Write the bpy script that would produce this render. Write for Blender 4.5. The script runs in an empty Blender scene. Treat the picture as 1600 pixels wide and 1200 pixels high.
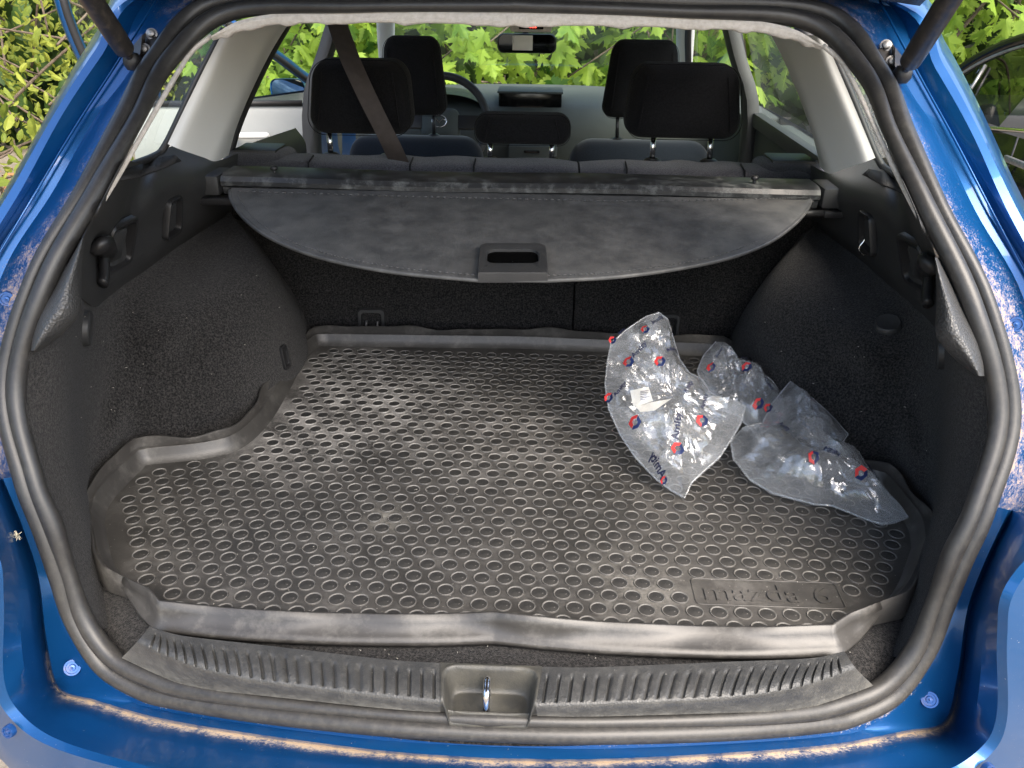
import bpy, bmesh, math, random
import numpy as np
from mathutils import Matrix, Vector
random.seed(7); RNG = np.random.default_rng(7)
SC = bpy.context.scene; COL = SC.collection

# ------------------------------------------------------------------ camera
F, CX, CY = 1300.0, 800.0, 600.0            # focal length and centre of the 1600 x 1200 photograph
ZM = 0.62                                   # height of the boot floor mat above the ground
CAM = np.array([0.04, 0.0, ZM + 0.708])
YAW, PITCH, ROLL = (math.radians(a) for a in (1.77, 26.29, 0.782))
def _basis():
    cy, sy, cp, sp = math.cos(YAW), math.sin(YAW), math.cos(PITCH), math.sin(PITCH)
    f = np.array([-sy*cp, cy*cp, -sp]); r = np.array([cy, sy, 0.0]); u = np.cross(r, f)
    c, s = math.cos(ROLL), math.sin(ROLL)
    return c*r + s*u, -s*r + c*u, f
CR, CU, CF = _basis()
cam = bpy.data.cameras.new('camera'); camo = bpy.data.objects.new('camera', cam); COL.objects.link(camo)
camo.matrix_world = Matrix(((CR[0], CU[0], -CF[0], CAM[0]), (CR[1], CU[1], -CF[1], CAM[1]), (CR[2], CU[2], -CF[2], CAM[2]), (0, 0, 0, 1)))
cam.sensor_width = 36; cam.sensor_fit = 'HORIZONTAL'; cam.lens = F/1600*36
cam.clip_start = 0.02; cam.clip_end = 500
SC.camera = camo

# ------------------------------------------------------------------ sky, sun, exposure
SUN_EL, SUN_AZ = math.radians(52), math.radians(146)   # azimuth: clockwise from +Y (straight ahead)
world = bpy.data.worlds.new('World'); SC.world = world; world.use_nodes = True
wn = world.node_tree.nodes; wl = world.node_tree.links
sky = wn.new('ShaderNodeTexSky'); sky.sky_type = 'NISHITA'; sky.sun_disc = False
sky.dust_density = 3.0; sky.ozone_density = .6; sky.sun_elevation = SUN_EL; sky.sun_rotation = SUN_AZ
wl.new(sky.outputs[0], wn['Background'].inputs['Color']); wn['Background'].inputs['Strength'].default_value = 0.12
sun = bpy.data.lights.new('sun', 'SUN'); suno = bpy.data.objects.new('sun', sun); COL.objects.link(suno)
sun.energy = 1.5; sun.angle = math.radians(50); sun.color = (1.0, 0.97, 0.92)
sd = Vector((math.sin(SUN_AZ)*math.cos(SUN_EL), math.cos(SUN_AZ)*math.cos(SUN_EL), math.sin(SUN_EL)))
suno.rotation_euler = sd.to_track_quat('Z', 'Y').to_euler(); suno.location = (4, -3, 6)
SC.view_settings.view_transform = 'Standard'; SC.view_settings.look = 'None'
SC.view_settings.use_white_balance = True; SC.view_settings.white_balance_temperature = 6800
SC.view_settings.exposure = 2.35; SC.view_settings.gamma = 1.0; SC.view_settings.use_curve_mapping = False
SC.render.engine = 'CYCLES'; SC.cycles.max_bounces = 10; SC.cycles.transparent_max_bounces = 24
SC.cycles.use_denoising = True

# ------------------------------------------------------------------ photo geometry
def ray(px, py): return CR*((px-CX)/F) - CU*((py-CY)/F) + CF
def PY(px, py, y): d = ray(px, py); return CAM + d*(y-CAM[1])/d[1]
def PZ(px, py, z): d = ray(px, py); return CAM + d*(z-CAM[2])/d[2]
def PX(px, py, x): d = ray(px, py); return CAM + d*(x-CAM[0])/d[0]
def PPL(px, py, p0, n): d = ray(px, py); return CAM + d*(np.dot(np.array(p0)-CAM, n)/np.dot(d, n))
_oz = [0.0, .60, .66, .80, .95, 1.05, 1.15, 1.22, 1.27, 1.31, 1.40]
_oy = [.63, .63, .64, .66, .72, .80, .93, 1.04, 1.11, 1.17, 1.24]
def yopen(x, z): return float(np.interp(z, _oz, _oy)) + 0.42*min(abs(x), .75)**2
def PO(px, py, off=0.0):                    # point on the tailgate opening's curved surface
    d = ray(px, py); a, b = 0.2, 3.0
    for _ in range(40):
        m = (a+b)/2; p = CAM + d*m
        if p[1] < yopen(p[0], p[2]) + off: a = m
        else: b = m
    return CAM + d*(a+b)/2
MX = np.array([-1.0, 1.0, 1.0])

# ------------------------------------------------------------------ mesh helpers
def crs(P, n):                               # Catmull-Rom through the control points, n steps per span
    P = np.asarray(P, float); k = len(P)
    Q = np.concatenate([[2*P[0]-P[1]], P, [2*P[-1]-P[-2]]]); out = []
    for i in range(k-1):
        p0, p1, p2, p3 = Q[i:i+4]
        for t in np.arange(n)/n:
            out.append(.5*((2*p1) + (p2-p0)*t + (2*p0-5*p1+4*p2-p3)*t*t + (3*p1-p0-3*p2+p3)*t**3))
    out.append(P[-1]); return np.array(out)
def lin(P, n):
    P = np.asarray(P, float); out = []
    for i in range(len(P)-1):
        for t in np.arange(n)/n: out.append(P[i]*(1-t)+P[i+1]*t)
    out.append(P[-1]); return np.array(out)
def obj(name, V, Fc, m, parent=None, sharp=40, attr=None, kind=None, mi=None):
    me = bpy.data.meshes.new(name); me.from_pydata([tuple(map(float, v)) for v in V], [], [tuple(int(i) for i in f) for f in Fc])
    for mm in (m if isinstance(m, (list, tuple)) else [m]): me.materials.append(mm)
    if mi is not None: me.polygons.foreach_set('material_index', np.array(mi, dtype=np.int32))
    me.polygons.foreach_set('use_smooth', np.ones(len(me.polygons), dtype=bool))
    if sharp: me.set_sharp_from_angle(angle=math.radians(sharp))
    if attr is not None:
        a = me.attributes.new('dust', 'FLOAT', 'POINT'); a.data.foreach_set('value', np.array(attr, dtype=np.float32))
    me.update()
    return link(name, me, parent, kind)
def link(name, me, parent=None, kind=None):
    o = bpy.data.objects.new(name, me); COL.objects.link(o)
    if parent is not None:
        o.parent = parent
        if parent.type == 'EMPTY': o.matrix_parent_inverse = Matrix.Translation(-parent.location)
    if kind: o['kind'] = kind
    return o
def thing(name, label, cat, loc, group=None):
    o = bpy.data.objects.new(name, None); COL.objects.link(o); o.location = loc; o.empty_display_size = .1
    o['label'] = label; o['category'] = cat
    if group: o['group'] = group
    return o
def tag(o, label, cat, group=None):
    o['label'] = label; o['category'] = cat
    if group: o['group'] = group
    return o
def grid_faces(nr, nc, closed=False, off=0):
    f = []
    for r in range(nr-1):
        for c in range(nc if closed else nc-1):
            c2 = (c+1) % nc
            f.append((off+r*nc+c, off+r*nc+c2, off+(r+1)*nc+c2, off+(r+1)*nc+c))
    return f
def loft(rails, nu=6, nv=1, cross='lin'):    # rails[r][s] control grid -> (rows, cols, 3)
    G = np.array(rails, float)
    G = np.stack([crs(r, nu) for r in G])
    G = (lin if cross == 'lin' else crs)(G, nv)
    return G
class MB:                                    # collects shapes into one mesh
    def __init__(s): s.V = []; s.F = []; s.M = []; s.A = []
    def add(s, V, Fc, mi=0, A=None):
        o = len(s.V); s.V += [tuple(v) for v in V]; s.F += [tuple(i+o for i in f) for f in Fc]; s.M += [mi]*len(Fc)
        s.A += list(A) if A is not None else [0.0]*len(V); return s
    def grid(s, G, flip=False, closed=False, mi=0, A=None):
        f = grid_faces(G.shape[0], G.shape[1], closed)
        if flip: f = [t[::-1] for t in f]
        return s.add(G.reshape(-1, 3), f, mi, A)
    def box(s, lo, hi, bev=0.0, R=None, c=(0, 0, 0), mi=0, seg=2):
        bm = bmesh.new(); bmesh.ops.create_cube(bm, size=1)
        lo = np.array(lo, float); hi = np.array(hi, float)
        for v in bm.verts: v.co = Vector((lo+hi)/2 + np.array(v.co)*(hi-lo))
        if bev: bmesh.ops.bevel(bm, geom=list(bm.edges), offset=bev, segments=seg, profile=.6, affect='EDGES')
        if R is not None: bmesh.ops.transform(bm, matrix=R, verts=bm.verts)
        bm.verts.index_update(); s.add([np.array(v.co)+np.array(c) for v in bm.verts], [[v.index for v in f.verts] for f in bm.faces], mi); bm.free(); return s
    def tube(s, P, r, seg=10, closed=False, cap=True, mi=0, squash=1.0, up=None, A=None):
        P = np.asarray(P, float); n = len(P); r = np.broadcast_to(np.asarray(r, float), (n,))
        if closed: T = np.roll(P, -1, 0)-np.roll(P, 1, 0)
        else: T = np.gradient(P, axis=0)
        T /= np.linalg.norm(T, axis=1)[:, None]+1e-12
        N = np.array(up if up is not None else ([0, 0, 1.] if abs(T[0][2]) < .9 else [0, 1., 0])); Gd = []
        for i in range(n):
            N = N - T[i]*np.dot(N, T[i]); N /= np.linalg.norm(N); B = np.cross(T[i], N)
            a = np.arange(seg)*2*math.pi/seg
            Gd.append(P[i] + r[i]*(np.cos(a)[:, None]*N*squash + np.sin(a)[:, None]*B))
        Gd = np.array(Gd)
        if closed: Gd = np.concatenate([Gd, Gd[:1]])
        o = len(s.V); AA = None if A is None else np.repeat(np.concatenate([A, A[:1]]) if closed else A, seg)
        s.grid(Gd, closed=True, mi=mi, A=AA)
        if cap and not closed: s.F += [tuple(range(o, o+seg))[::-1], tuple(range(o+(n-1)*seg, o+n*seg))]; s.M += [mi, mi]
        return s
    def lathe(s, prof, c=(0, 0, 0), axis='Z', seg=24, mi=0, R=None):
        a = np.arange(seg)*2*math.pi/seg
        G = np.array([np.stack([r*np.cos(a), r*np.sin(a), np.full(seg, h)], 1) for r, h in prof])
        if axis == 'Y': G = G[..., [0, 2, 1]]*[1, -1, 1]
        if axis == 'X': G = G[..., [2, 0, 1]]
        if R is not None: G = G @ np.array(R.to_3x3()).T
        return s.grid(G+np.array(c), closed=True, mi=mi)
    def build(s, name, m, parent=None, sharp=40, dust=False, kind=None):
        return obj(name, s.V, s.F, m, parent, sharp, s.A if dust else None, kind, s.M)
def pillow(outline, y, thick, n=7, e=2.6, lean=0.0, zc=None):   # cushion: outline in x, z swept to a rounded thickness along y
    O = np.array(outline, float); c = O.mean(0); rows = []
    for i in range(n+1):
        a = -math.pi/2 + math.pi*i/n
        sc = max(abs(math.cos(a)), 1e-3)**(2/e); yy = math.copysign(abs(math.sin(a))**(2/e), math.sin(a))*thick/2
        Q = c + (O-c)*(0.55*sc+.45*sc if sc < .5 else sc)
        rows.append(np.stack([Q[:, 0], np.full(len(Q), y+yy)+(Q[:, 1]-c[1])*lean, Q[:, 1]], 1))
    return np.array(rows)
def rrect(x0, x1, z0, z1, r, n=6, taper=0.0):
    P = []
    for cx, cz, a0 in ((x1-r, z1-r, 0), (x0+r, z1-r, 90), (x0+r, z0+r, 180), (x1-r, z0+r, 270)):
        for i in range(n+1):
            a = math.radians(a0+90*i/n); P.append([cx+r*math.cos(a), cz+r*math.sin(a)])
    P = np.array(P); m = (x0+x1)/2
    P[:, 0] = m+(P[:, 0]-m)*(1-taper*(P[:, 1]-z0)/(z1-z0)); return P

from mathutils.bvhtree import BVHTree
def bvh(G): return BVHTree.FromPolygons([tuple(v) for v in G.reshape(-1, 3)], grid_faces(*G.shape[:2]))
def hit(tree, px, py):                       # where the sight line through a photo point meets a surface, and the surface's normal there
    d = Vector(ray(px, py)).normalized(); l, n, i, t = tree.ray_cast(Vector(CAM), d)
    if l is None: l, n, i, t = tree.find_nearest(Vector(PY(px, py, 1.3)))
    if n.dot(d) > 0: n = -n
    return np.array(l), np.array(n)

# ------------------------------------------------------------------ materials
def mat(name, col, rough=.5, col2=None, nscale=8, ndet=6, metallic=0, spec=.5, coat=0, bump=None, dust=None, sheen=0, speck=None, rough2=None, nlow=.35, nhigh=.65, spots=()):
    m = bpy.data.materials.new(name); m.use_nodes = True; N = m.node_tree.nodes; L = m.node_tree.links; b = N['Principled BSDF']
    tc = N.new('ShaderNodeTexCoord').outputs['Object']
    def noise(s, d=4, r=.6):
        n = N.new('ShaderNodeTexNoise'); n.inputs['Scale'].default_value = s; n.inputs['Detail'].default_value = d; n.inputs['Roughness'].default_value = r
        L.new(tc, n.inputs['Vector']); return n.outputs['Fac']
    def rng(v, a, bb, lo=0, hi=1):
        r = N.new('ShaderNodeMapRange'); r.inputs[1].default_value = a; r.inputs[2].default_value = bb; r.inputs[3].default_value = lo; r.inputs[4].default_value = hi
        L.new(v, r.inputs[0]); return r.outputs[0]
    def mix(f, a, bb):
        x = N.new('ShaderNodeMix'); x.data_type = 'RGBA'; L.new(f, x.inputs[0])
        for v, i in ((a, 6), (bb, 7)):
            if hasattr(v, 'links'): L.new(v, x.inputs[i])
            else: x.inputs[i].default_value = (*v, 1)
        return x.outputs[2]
    def math_(op, a, bb):
        x = N.new('ShaderNodeMath'); x.operation = op; x.use_clamp = True
        for i, v in enumerate((a, bb)):
            if hasattr(v, 'links'): L.new(v, x.inputs[i])
            else: x.inputs[i].default_value = v
        return x.outputs[0]
    c = None
    if col2 is not None: c = mix(rng(noise(nscale, ndet), nlow, nhigh), col, col2)
    if speck is not None:                    # (colour, scale, threshold)
        c = mix(rng(noise(speck[1], 2, .5), speck[2], speck[2]+.06), c if c is not None else col, speck[0])
    dm = None
    if dust is not None:                     # (colour, amount everywhere, attribute strength, scale)
        at = N.new('ShaderNodeAttribute'); at.attribute_name = 'dust'
        nz = rng(noise(dust[3]*2.2, 9, .78), .34, .68)
        fine = rng(noise(dust[3]*14, 3, .7), .3, .7)
        base = math_('MULTIPLY', rng(nz, .45, 1), dust[1])
        att = math_('MULTIPLY', math_('MULTIPLY', at.outputs['Fac'], dust[2]), math_('ADD', math_('MULTIPLY', nz, .8), math_('MULTIPLY', fine, .55)))
        dm = math_('ADD', base, att)
        if len(dust) > 4: dm = rng(math_('ADD', dm, math_('MULTIPLY', math_('SUBTRACT', rng(noise(dust[3]*26, 2, .6), .3, .7), .5), .5)), .30, .72)
        c = mix(dm, c if c is not None else col, dust[0])
    for sx, sy, sz, sr_, sa, scol in spots:  # single stains: centre, radius, strength, colour, broken up by noise
        vd = N.new('ShaderNodeVectorMath'); vd.operation = 'DISTANCE'; L.new(tc, vd.inputs[0]); vd.inputs[1].default_value = (sx, sy, sz)
        k_ = math_('MULTIPLY', rng(vd.outputs['Value'], sr_, sr_*.15, 0, sa), math_('ADD', rng(noise(16, 9, .8), .42, .66), math_('MULTIPLY', rng(noise(210, 3, .7), .5, .7), .35)))
        c = mix(k_, c if c is not None else col, scol)
    if c is not None: L.new(c, b.inputs['Base Color'])
    else: b.inputs['Base Color'].default_value = (*col, 1)
    b.inputs['Roughness'].default_value = rough; b.inputs['Metallic'].default_value = metallic
    b.inputs['Specular IOR Level'].default_value = spec; b.inputs['Coat Weight'].default_value = coat; b.inputs['Coat Roughness'].default_value = .04
    if sheen: b.inputs['Sheen Weight'].default_value = sheen; b.inputs['Sheen Roughness'].default_value = .5
    if rough2 is not None: L.new(rng(noise(nscale*1.7, 5), .3, .7, rough, rough2), b.inputs['Roughness'])
    if dm is not None:
        L.new(rng(dm, 0, 1, rough, .9), b.inputs['Roughness'])
        if metallic: L.new(rng(dm, 0, .6, metallic, 0), b.inputs['Metallic'])
        if coat: L.new(rng(dm, 0, .6, coat, 0), b.inputs['Coat Weight'])
    if bump:
        bp = N.new('ShaderNodeBump'); bp.inputs['Strength'].default_value = bump[1]; bp.inputs['Distance'].default_value = bump[2]
        if len(bump) > 3 and bump[3] == 'vor':
            v = N.new('ShaderNodeTexVoronoi'); v.inputs['Scale'].default_value = bump[0]; L.new(tc, v.inputs['Vector']); h = v.outputs['Distance']
        elif len(bump) > 3 and bump[3] == 'weave':
            w1 = N.new('ShaderNodeTexWave'); w1.inputs['Scale'].default_value = bump[0]; w1.bands_direction = 'X'; L.new(tc, w1.inputs['Vector'])
            w2 = N.new('ShaderNodeTexWave'); w2.inputs['Scale'].default_value = bump[0]; w2.bands_direction = 'Z'; L.new(tc, w2.inputs['Vector'])
            h = math_('MULTIPLY', w1.outputs['Fac'], w2.outputs['Fac'])
        else: h = noise(bump[0], 4, .65)
        L.new(h, bp.inputs['Height']); L.new(bp.outputs[0], b.inputs['Normal'])
    return m
TAN = (.42, .30, .19)
M = {}
M['paint'] = mat('blue_paint', (.002, .078, .245), .30, metallic=.55, coat=.6, dust=((.36, .25, .16), .02, .95, 22, 1), speck=((.30, .33, .38), 240, .77))
M['bumper'] = mat('blue_bumper_paint', (.003, .068, .21), .33, metallic=.5, coat=.5, dust=((.52, .42, .31), .04, 1.1, 16, 1), speck=((.34, .36, .40), 260, .74))
M['rubber'] = mat('seal_rubber', (.013, .013, .014), .40, col2=(.022, .022, .0215), nscale=40, spec=.5, dust=((.20, .18, .15), .05, .8, 60), bump=(260, .15, .001))
M['rubber_dark'] = mat('black_rubber', (.012, .012, .013), .6)
M['plastic'] = mat('dark_grained_plastic', (.026, .027, .028), .48, col2=(.036, .036, .036), nscale=10, bump=(520, .35, .0006, 'vor'))
M['grain'] = mat('coarse_grained_plastic', (.034, .035, .036), .42, col2=(.044, .044, .044), nscale=10, bump=(330, .8, .0012, 'vor'))
M['plastic_smooth'] = mat('black_plastic', (.014, .014, .015), .35, rough2=.5)
M['sill'] = mat('scuffed_sill_plastic', (.024, .025, .026), .44, col2=(.040, .040, .039), nscale=18, bump=(480, .5, .0008, 'vor'), dust=((.26, .25, .22), .10, .8, 30), speck=((.30, .29, .27), 300, .74))
M['bowl'] = mat('dusty_latch_bowl', (.028, .028, .026), .5, col2=(.060, .057, .047), nscale=30, bump=(480, .3, .0006, 'vor'))
M['carpet'] = mat('boot_carpet', (.006, .006, .0065), 1.0, col2=(.052, .049, .047), nscale=330, ndet=3, nlow=.40, nhigh=.72, spec=.1, sheen=.10, speck=((.34, .32, .30), 95, .79), bump=(700, .9, .003))
M['mat'] = mat('mat_rubber', (.030, .0285, .026), .46, col2=(.060, .056, .051), nscale=12, dust=((.22, .21, .195), .28, 1.0, 7), bump=(500, .4, .0008), speck=((.34, .32, .29), 320, .72), spots=[(-.27, 1.36, .62, .24, .95, (.42, .40, .37)), (-.36, 1.20, .62, .16, .8, (.42, .40, .37)), (-.02, 1.22, .62, .22, .42, (.42, .40, .37)), (.18, .86, .62, .09, .5, (.36, .34, .30)), (-.17, .98, .62, .05, .5, (.38, .36, .31)), (-.34, 1.52, .62, .12, .6, (.42, .40, .37))])
M['mat_ring'] = mat('worn_stud_rim', (.075, .072, .066), .48, col2=(.19, .182, .168), nscale=30, spots=[(-.27, 1.36, .62, .24, .95, (.42, .40, .37)), (-.36, 1.20, .62, .16, .8, (.42, .40, .37)), (-.02, 1.22, .62, .22, .42, (.42, .40, .37)), (.18, .86, .62, .09, .5, (.36, .34, .30)), (-.17, .98, .62, .05, .5, (.38, .36, .31)), (-.34, 1.52, .62, .12, .6, (.42, .40, .37))])
M['mat_dish'] = mat('dark_stud_rubber', (.020, .0195, .0185), .55, col2=(.036, .034, .031), nscale=40, speck=((.20, .19, .17), 300, .70), bump=(500, .5, .0008))  # darker tone inside the stud rims
M['mat_lip'] = mat('mat_rim_rubber', (.036, .034, .032), .40, col2=(.055, .052, .048), nscale=13, rough2=.5, bump=(160, .2, .001), dust=((.22, .21, .19), .30, 1.0, 12))
M['cover'] = mat('cover_vinyl', (.056, .057, .057), .50, col2=(.108, .107, .103), nscale=24, ndet=9, nlow=.36, nhigh=.72, bump=(620, .4, .0007, 'vor'), dust=((.20, .20, .19), .30, 1.0, 12))
M['cover_bar'] = mat('cover_cassette', (.020, .021, .022), .38, dust=((.22, .23, .22), .55, 1.0, 14))
M['fabric'] = mat('black_seat_fabric', (.004, .0042, .005), .95, col2=(.010, .010, .0115), nscale=300, ndet=2, sheen=.04, spec=.15, bump=(900, .6, .002))
M['fabric_top'] = mat('charcoal_seat_fabric', (.020, .021, .026), .95, col2=(.060, .060, .068), nscale=330, ndet=2, sheen=.2, spec=.15, bump=(900, .6, .002))
M['fabric_blue'] = mat('dark_blue_seat_fabric', (.006, .009, .014), .95, col2=(.011, .016, .024), nscale=300, sheen=.25, spec=.15)
M['belt'] = mat('belt_webbing', (.045, .035, .030), .7, col2=(.060, .048, .042), nscale=60, bump=(260, .5, .001, 'weave'))
M['trim_grey'] = mat('grey_pillar_trim', (.68, .69, .67), .62, col2=(.72, .73, .71), nscale=5, bump=(480, .15, .0005, 'vor'))
M['headliner'] = mat('beige_headliner', (.42, .39, .35), .95, col2=(.52, .49, .45), nscale=160, sheen=.2, bump=(420, .6, .002))
M['dash'] = mat('dash_plastic', (.048, .056, .053), .70, spec=.3, col2=(.060, .069, .065), nscale=6, bump=(400, .2, .0006, 'vor'))
M['chrome'] = mat('bright_metal', (.75, .75, .76), .18, metallic=1)
M['steel'] = mat('dull_bolt_steel', (.34, .33, .32), .45, col2=(.22, .21, .2), nscale=60, metallic=.8)
M['strut'] = mat('strut_black', (.020, .018, .017), .45, dust=((.16, .13, .10), .35, 1, 30))
M['cap'] = mat('blue_plug', (.005, .060, .22), .4, metallic=.45, coat=.3, dust=(TAN, .25, 1, 30))
M['white'] = mat('white_paper', (.78, .74, .66), .8)
M['ink'] = mat('dark_blue_ink', (.012, .016, .05), .5)
M['red'] = mat('red_ink', (.55, .035, .035), .5)
M['blue'] = mat('blue_ink', (.008, .02, .085), .5)
M['black_paint'] = mat('black_car_paint', (.005, .005, .005), .22, spec=.35, coat=.25)
M['screen'] = mat('black_screen', (.004, .004, .004), .15)
M['bark'] = mat('bark', (.09, .065, .045), .9, col2=(.16, .12, .085), nscale=30, bump=(60, .8, .01))
M['ground'] = mat('sandy_ground', (.17, .145, .11), .95, col2=(.26, .225, .18), nscale=20, speck=((.20, .12, .07), 60, .62), bump=(90, .6, .01))
M['litter'] = mat('dry_leaf', (.30, .13, .05), .85, col2=(.45, .24, .11), nscale=6)
M['hole_shade'] = mat('matt_black', (.003, .003, .003), 1.0, spec=0)  # black that paints the darkness of openings onto closed surfaces
M['door_card'] = mat('grey_door_card', (.22, .23, .225), .6, col2=(.26, .27, .265), nscale=5)
M['tyre'] = mat('tyre_rubber', (.02, .02, .02), .8)
def emis(name, col, s):
    m = bpy.data.materials.new(name); m.use_nodes = True; b = m.node_tree.nodes['Principled BSDF']
    b.inputs['Base Color'].default_value = (*col, 1); b.inputs['Emission Color'].default_value = (*col, 1); b.inputs['Emission Strength'].default_value = s; return m
M['red_led'] = emis('red_lamp', (1, .05, .03), 2.0)
def film(name, tint, gloss, white, rough, bump=None):
    m = bpy.data.materials.new(name); m.use_nodes = True; N = m.node_tree.nodes; L = m.node_tree.links; N.remove(N['Principled BSDF'])
    t = N.new('ShaderNodeBsdfTransparent'); t.inputs[0].default_value = (*tint, 1)
    g = N.new('ShaderNodeBsdfGlossy'); g.inputs['Roughness'].default_value = rough; g.inputs['Color'].default_value = (1, 1, 1, 1)
    lw = N.new('ShaderNodeLayerWeight'); lw.inputs[0].default_value = .5
    p5 = N.new('ShaderNodeMath'); p5.operation = 'POWER'; L.new(lw.outputs['Facing'], p5.inputs[0]); p5.inputs[1].default_value = 4.0
    f0 = N.new('ShaderNodeMath'); f0.operation = 'MULTIPLY_ADD'; L.new(p5.outputs[0], f0.inputs[0]); f0.inputs[1].default_value = .9; f0.inputs[2].default_value = .05
    mx = N.new('ShaderNodeMixShader'); L.new(t.outputs[0], mx.inputs[1]); L.new(g.outputs[0], mx.inputs[2])
    mu = N.new('ShaderNodeMath'); mu.operation = 'MULTIPLY'; mu.use_clamp = True; L.new(f0.outputs[0], mu.inputs[0]); mu.inputs[1].default_value = gloss; L.new(mu.outputs[0], mx.inputs[0])
    last = mx
    if white:
        d = N.new('ShaderNodeBsdfDiffuse'); d.inputs[0].default_value = (.82, .84, .86, 1); tr = N.new('ShaderNodeBsdfTranslucent'); tr.inputs[0].default_value = (.82, .84, .86, 1)
        m2 = N.new('ShaderNodeMixShader'); m2.inputs[0].default_value = .45; L.new(d.outputs[0], m2.inputs[1]); L.new(tr.outputs[0], m2.inputs[2])
        m3 = N.new('ShaderNodeMixShader'); L.new(mx.outputs[0], m3.inputs[1]); L.new(m2.outputs[0], m3.inputs[2])
        nz = N.new('ShaderNodeTexNoise'); nz.inputs['Scale'].default_value = 26; nz.inputs['Detail'].default_value = 5
        L.new(N.new('ShaderNodeTexCoord').outputs['Object'], nz.inputs['Vector'])
        mr = N.new('ShaderNodeMapRange'); mr.inputs[1].default_value = .3; mr.inputs[2].default_value = .75; mr.inputs[3].default_value = white*.5; mr.inputs[4].default_value = white*1.6
        L.new(nz.outputs[0], mr.inputs[0]); L.new(mr.outputs[0], m3.inputs[0]); last = m3
    if bump:
        nz = N.new('ShaderNodeTexNoise'); nz.inputs['Scale'].default_value = bump[0]; nz.inputs['Detail'].default_value = 5
        L.new(N.new('ShaderNodeTexCoord').outputs['Object'], nz.inputs['Vector'])
        bp = N.new('ShaderNodeBump'); bp.inputs['Strength'].default_value = bump[1]; bp.inputs['Distance'].default_value = .004
        L.new(nz.outputs[0], bp.inputs['Height']); L.new(bp.outputs[0], g.inputs['Normal']); L.new(bp.outputs[0], lw.inputs['Normal'])
    L.new(last.outputs[0], N['Material Output'].inputs[0]); return m
M['glass'] = film('window_glass', (.86, .93, .89), .7, .006, .0)
M['tint_glass'] = film('dark_car_glass', (.12, .155, .135), 1.0, 0, .0)
M['bag'] = film('clear_plastic_film', (.95, .965, .975), 2.5, .18, .09, bump=(60, .45))
def leafmat(name, c1, c2, scale):
    m = bpy.data.materials.new(name); m.use_nodes = True; N = m.node_tree.nodes; L = m.node_tree.links; b = N['Principled BSDF']
    oi = N.new('ShaderNodeTexCoord'); n = N.new('ShaderNodeTexNoise'); n.inputs['Scale'].default_value = scale; L.new(oi.outputs['Object'], n.inputs['Vector'])
    g = N.new('ShaderNodeNewGeometry'); rp = N.new('ShaderNodeMath'); rp.operation = 'ADD'; L.new(g.outputs['Random Per Island'], rp.inputs[0]); L.new(n.outputs[0], rp.inputs[1])
    ob = N.new('ShaderNodeObjectInfo'); r2 = N.new('ShaderNodeMath'); r2.operation = 'ADD'; L.new(rp.outputs[0], r2.inputs[0]); L.new(ob.outputs['Random'], r2.inputs[1])
    mr = N.new('ShaderNodeMapRange'); mr.inputs[1].default_value = .7; mr.inputs[2].default_value = 1.8; L.new(r2.outputs[0], mr.inputs[0])
    mx = N.new('ShaderNodeMix'); mx.data_type = 'RGBA'; L.new(mr.outputs[0], mx.inputs[0]); mx.inputs[6].default_value = (*c1, 1); mx.inputs[7].default_value = (*c2, 1)
    L.new(mx.outputs[2], b.inputs['Base Color']); b.inputs['Roughness'].default_value = .55; b.inputs['Specular IOR Level'].default_value = .25
    tr = N.new('ShaderNodeBsdfTranslucent'); L.new(mx.outputs[2], tr.inputs[0]); ms = N.new('ShaderNodeMixShader'); ms.inputs[0].default_value = .45
    L.new(b.outputs[0], ms.inputs[1]); L.new(tr.outputs[0], ms.inputs[2]); L.new(ms.outputs[0], N['Material Output'].inputs[0]); return m
M['maple'] = leafmat('maple_leaf', (.045, .13, .014), (.25, .37, .045), 3)
M['shrub'] = leafmat('shrub_leaf', (.08, .14, .02), (.27, .30, .045), 4)
M['bramble'] = leafmat('bramble_leaf', (.03, .08, .016), (.11, .19, .04), 4)
M['dark_leaf'] = leafmat('woodland_leaf', (.014, .036, .009), (.045, .09, .02), 1)

# ------------------------------------------------------------------ ground
V = [(-80, -60, 0), (80, -60, 0), (80, 120, 0), (-80, 120, 0)]
g = obj('ground', V, [(0, 1, 2, 3)], M['ground']); g['kind'] = 'structure'

# ------------------------------------------------------------------ the blue estate car
CAR = thing('station_wagon', 'blue station wagon with its tailgate open, seen from behind into the boot', 'car', (0, 2.6, 0))
def half(G, name=None): return [G, G*MX]
OUT = [(800,-16),(560,-14),(322,-2),(228,88),(180,182),(119,300),(44,430),(-2,600),(25,742),(57,828),(82,900),(105,965),(150,1046),(200,1084),(250,1101),(400,1124),(600,1146),(800,1157)]
GRV = [(800,2),(560,4),(345,10),(252,100),(205,185),(140,295),(58,435),(15,600),(44,745),(78,832),(101,900),(125,975),(170,1033),(237,1070),(287,1082),(400,1104),(600,1124),(800,1136)]
INN = [(800,15),(560,16),(375,27),(280,84),(222,188),(163,298),(88,444),(37,600),(62,742),(90,815),(112,890),(142,967),(190,1028),(252,1057),(305,1075),(400,1086),(600,1107),(800,1116)]
def symc(P):                                 # end points of a half loop lie on the car's centre plane
    P = np.array(P, float); P[0][0] = 0; P[-1][0] = 0; return P
seal = MB()
def loop(pts_a, pts_b, off, rs):
    A = np.array([PO(*p, off) for p in pts_a]); B = np.array([PO(*p, off) for p in pts_b])
    c = symc((A+B)/2); r = np.clip(np.linalg.norm(A-B, axis=1)/2*rs, .0070, .0112)
    c = crs(c, 8); r = crs(r[:, None], 8)[:, 0]
    P = np.concatenate([c, (c[1:-1]*MX)[::-1]]); rr = np.concatenate([r, r[1:-1][::-1]])
    return P, rr
P, rr = loop(OUT, GRV, .004, 1.0)
d = .05 + .14*np.clip((.75-P[:, 2])/.2, 0, 1)
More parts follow.
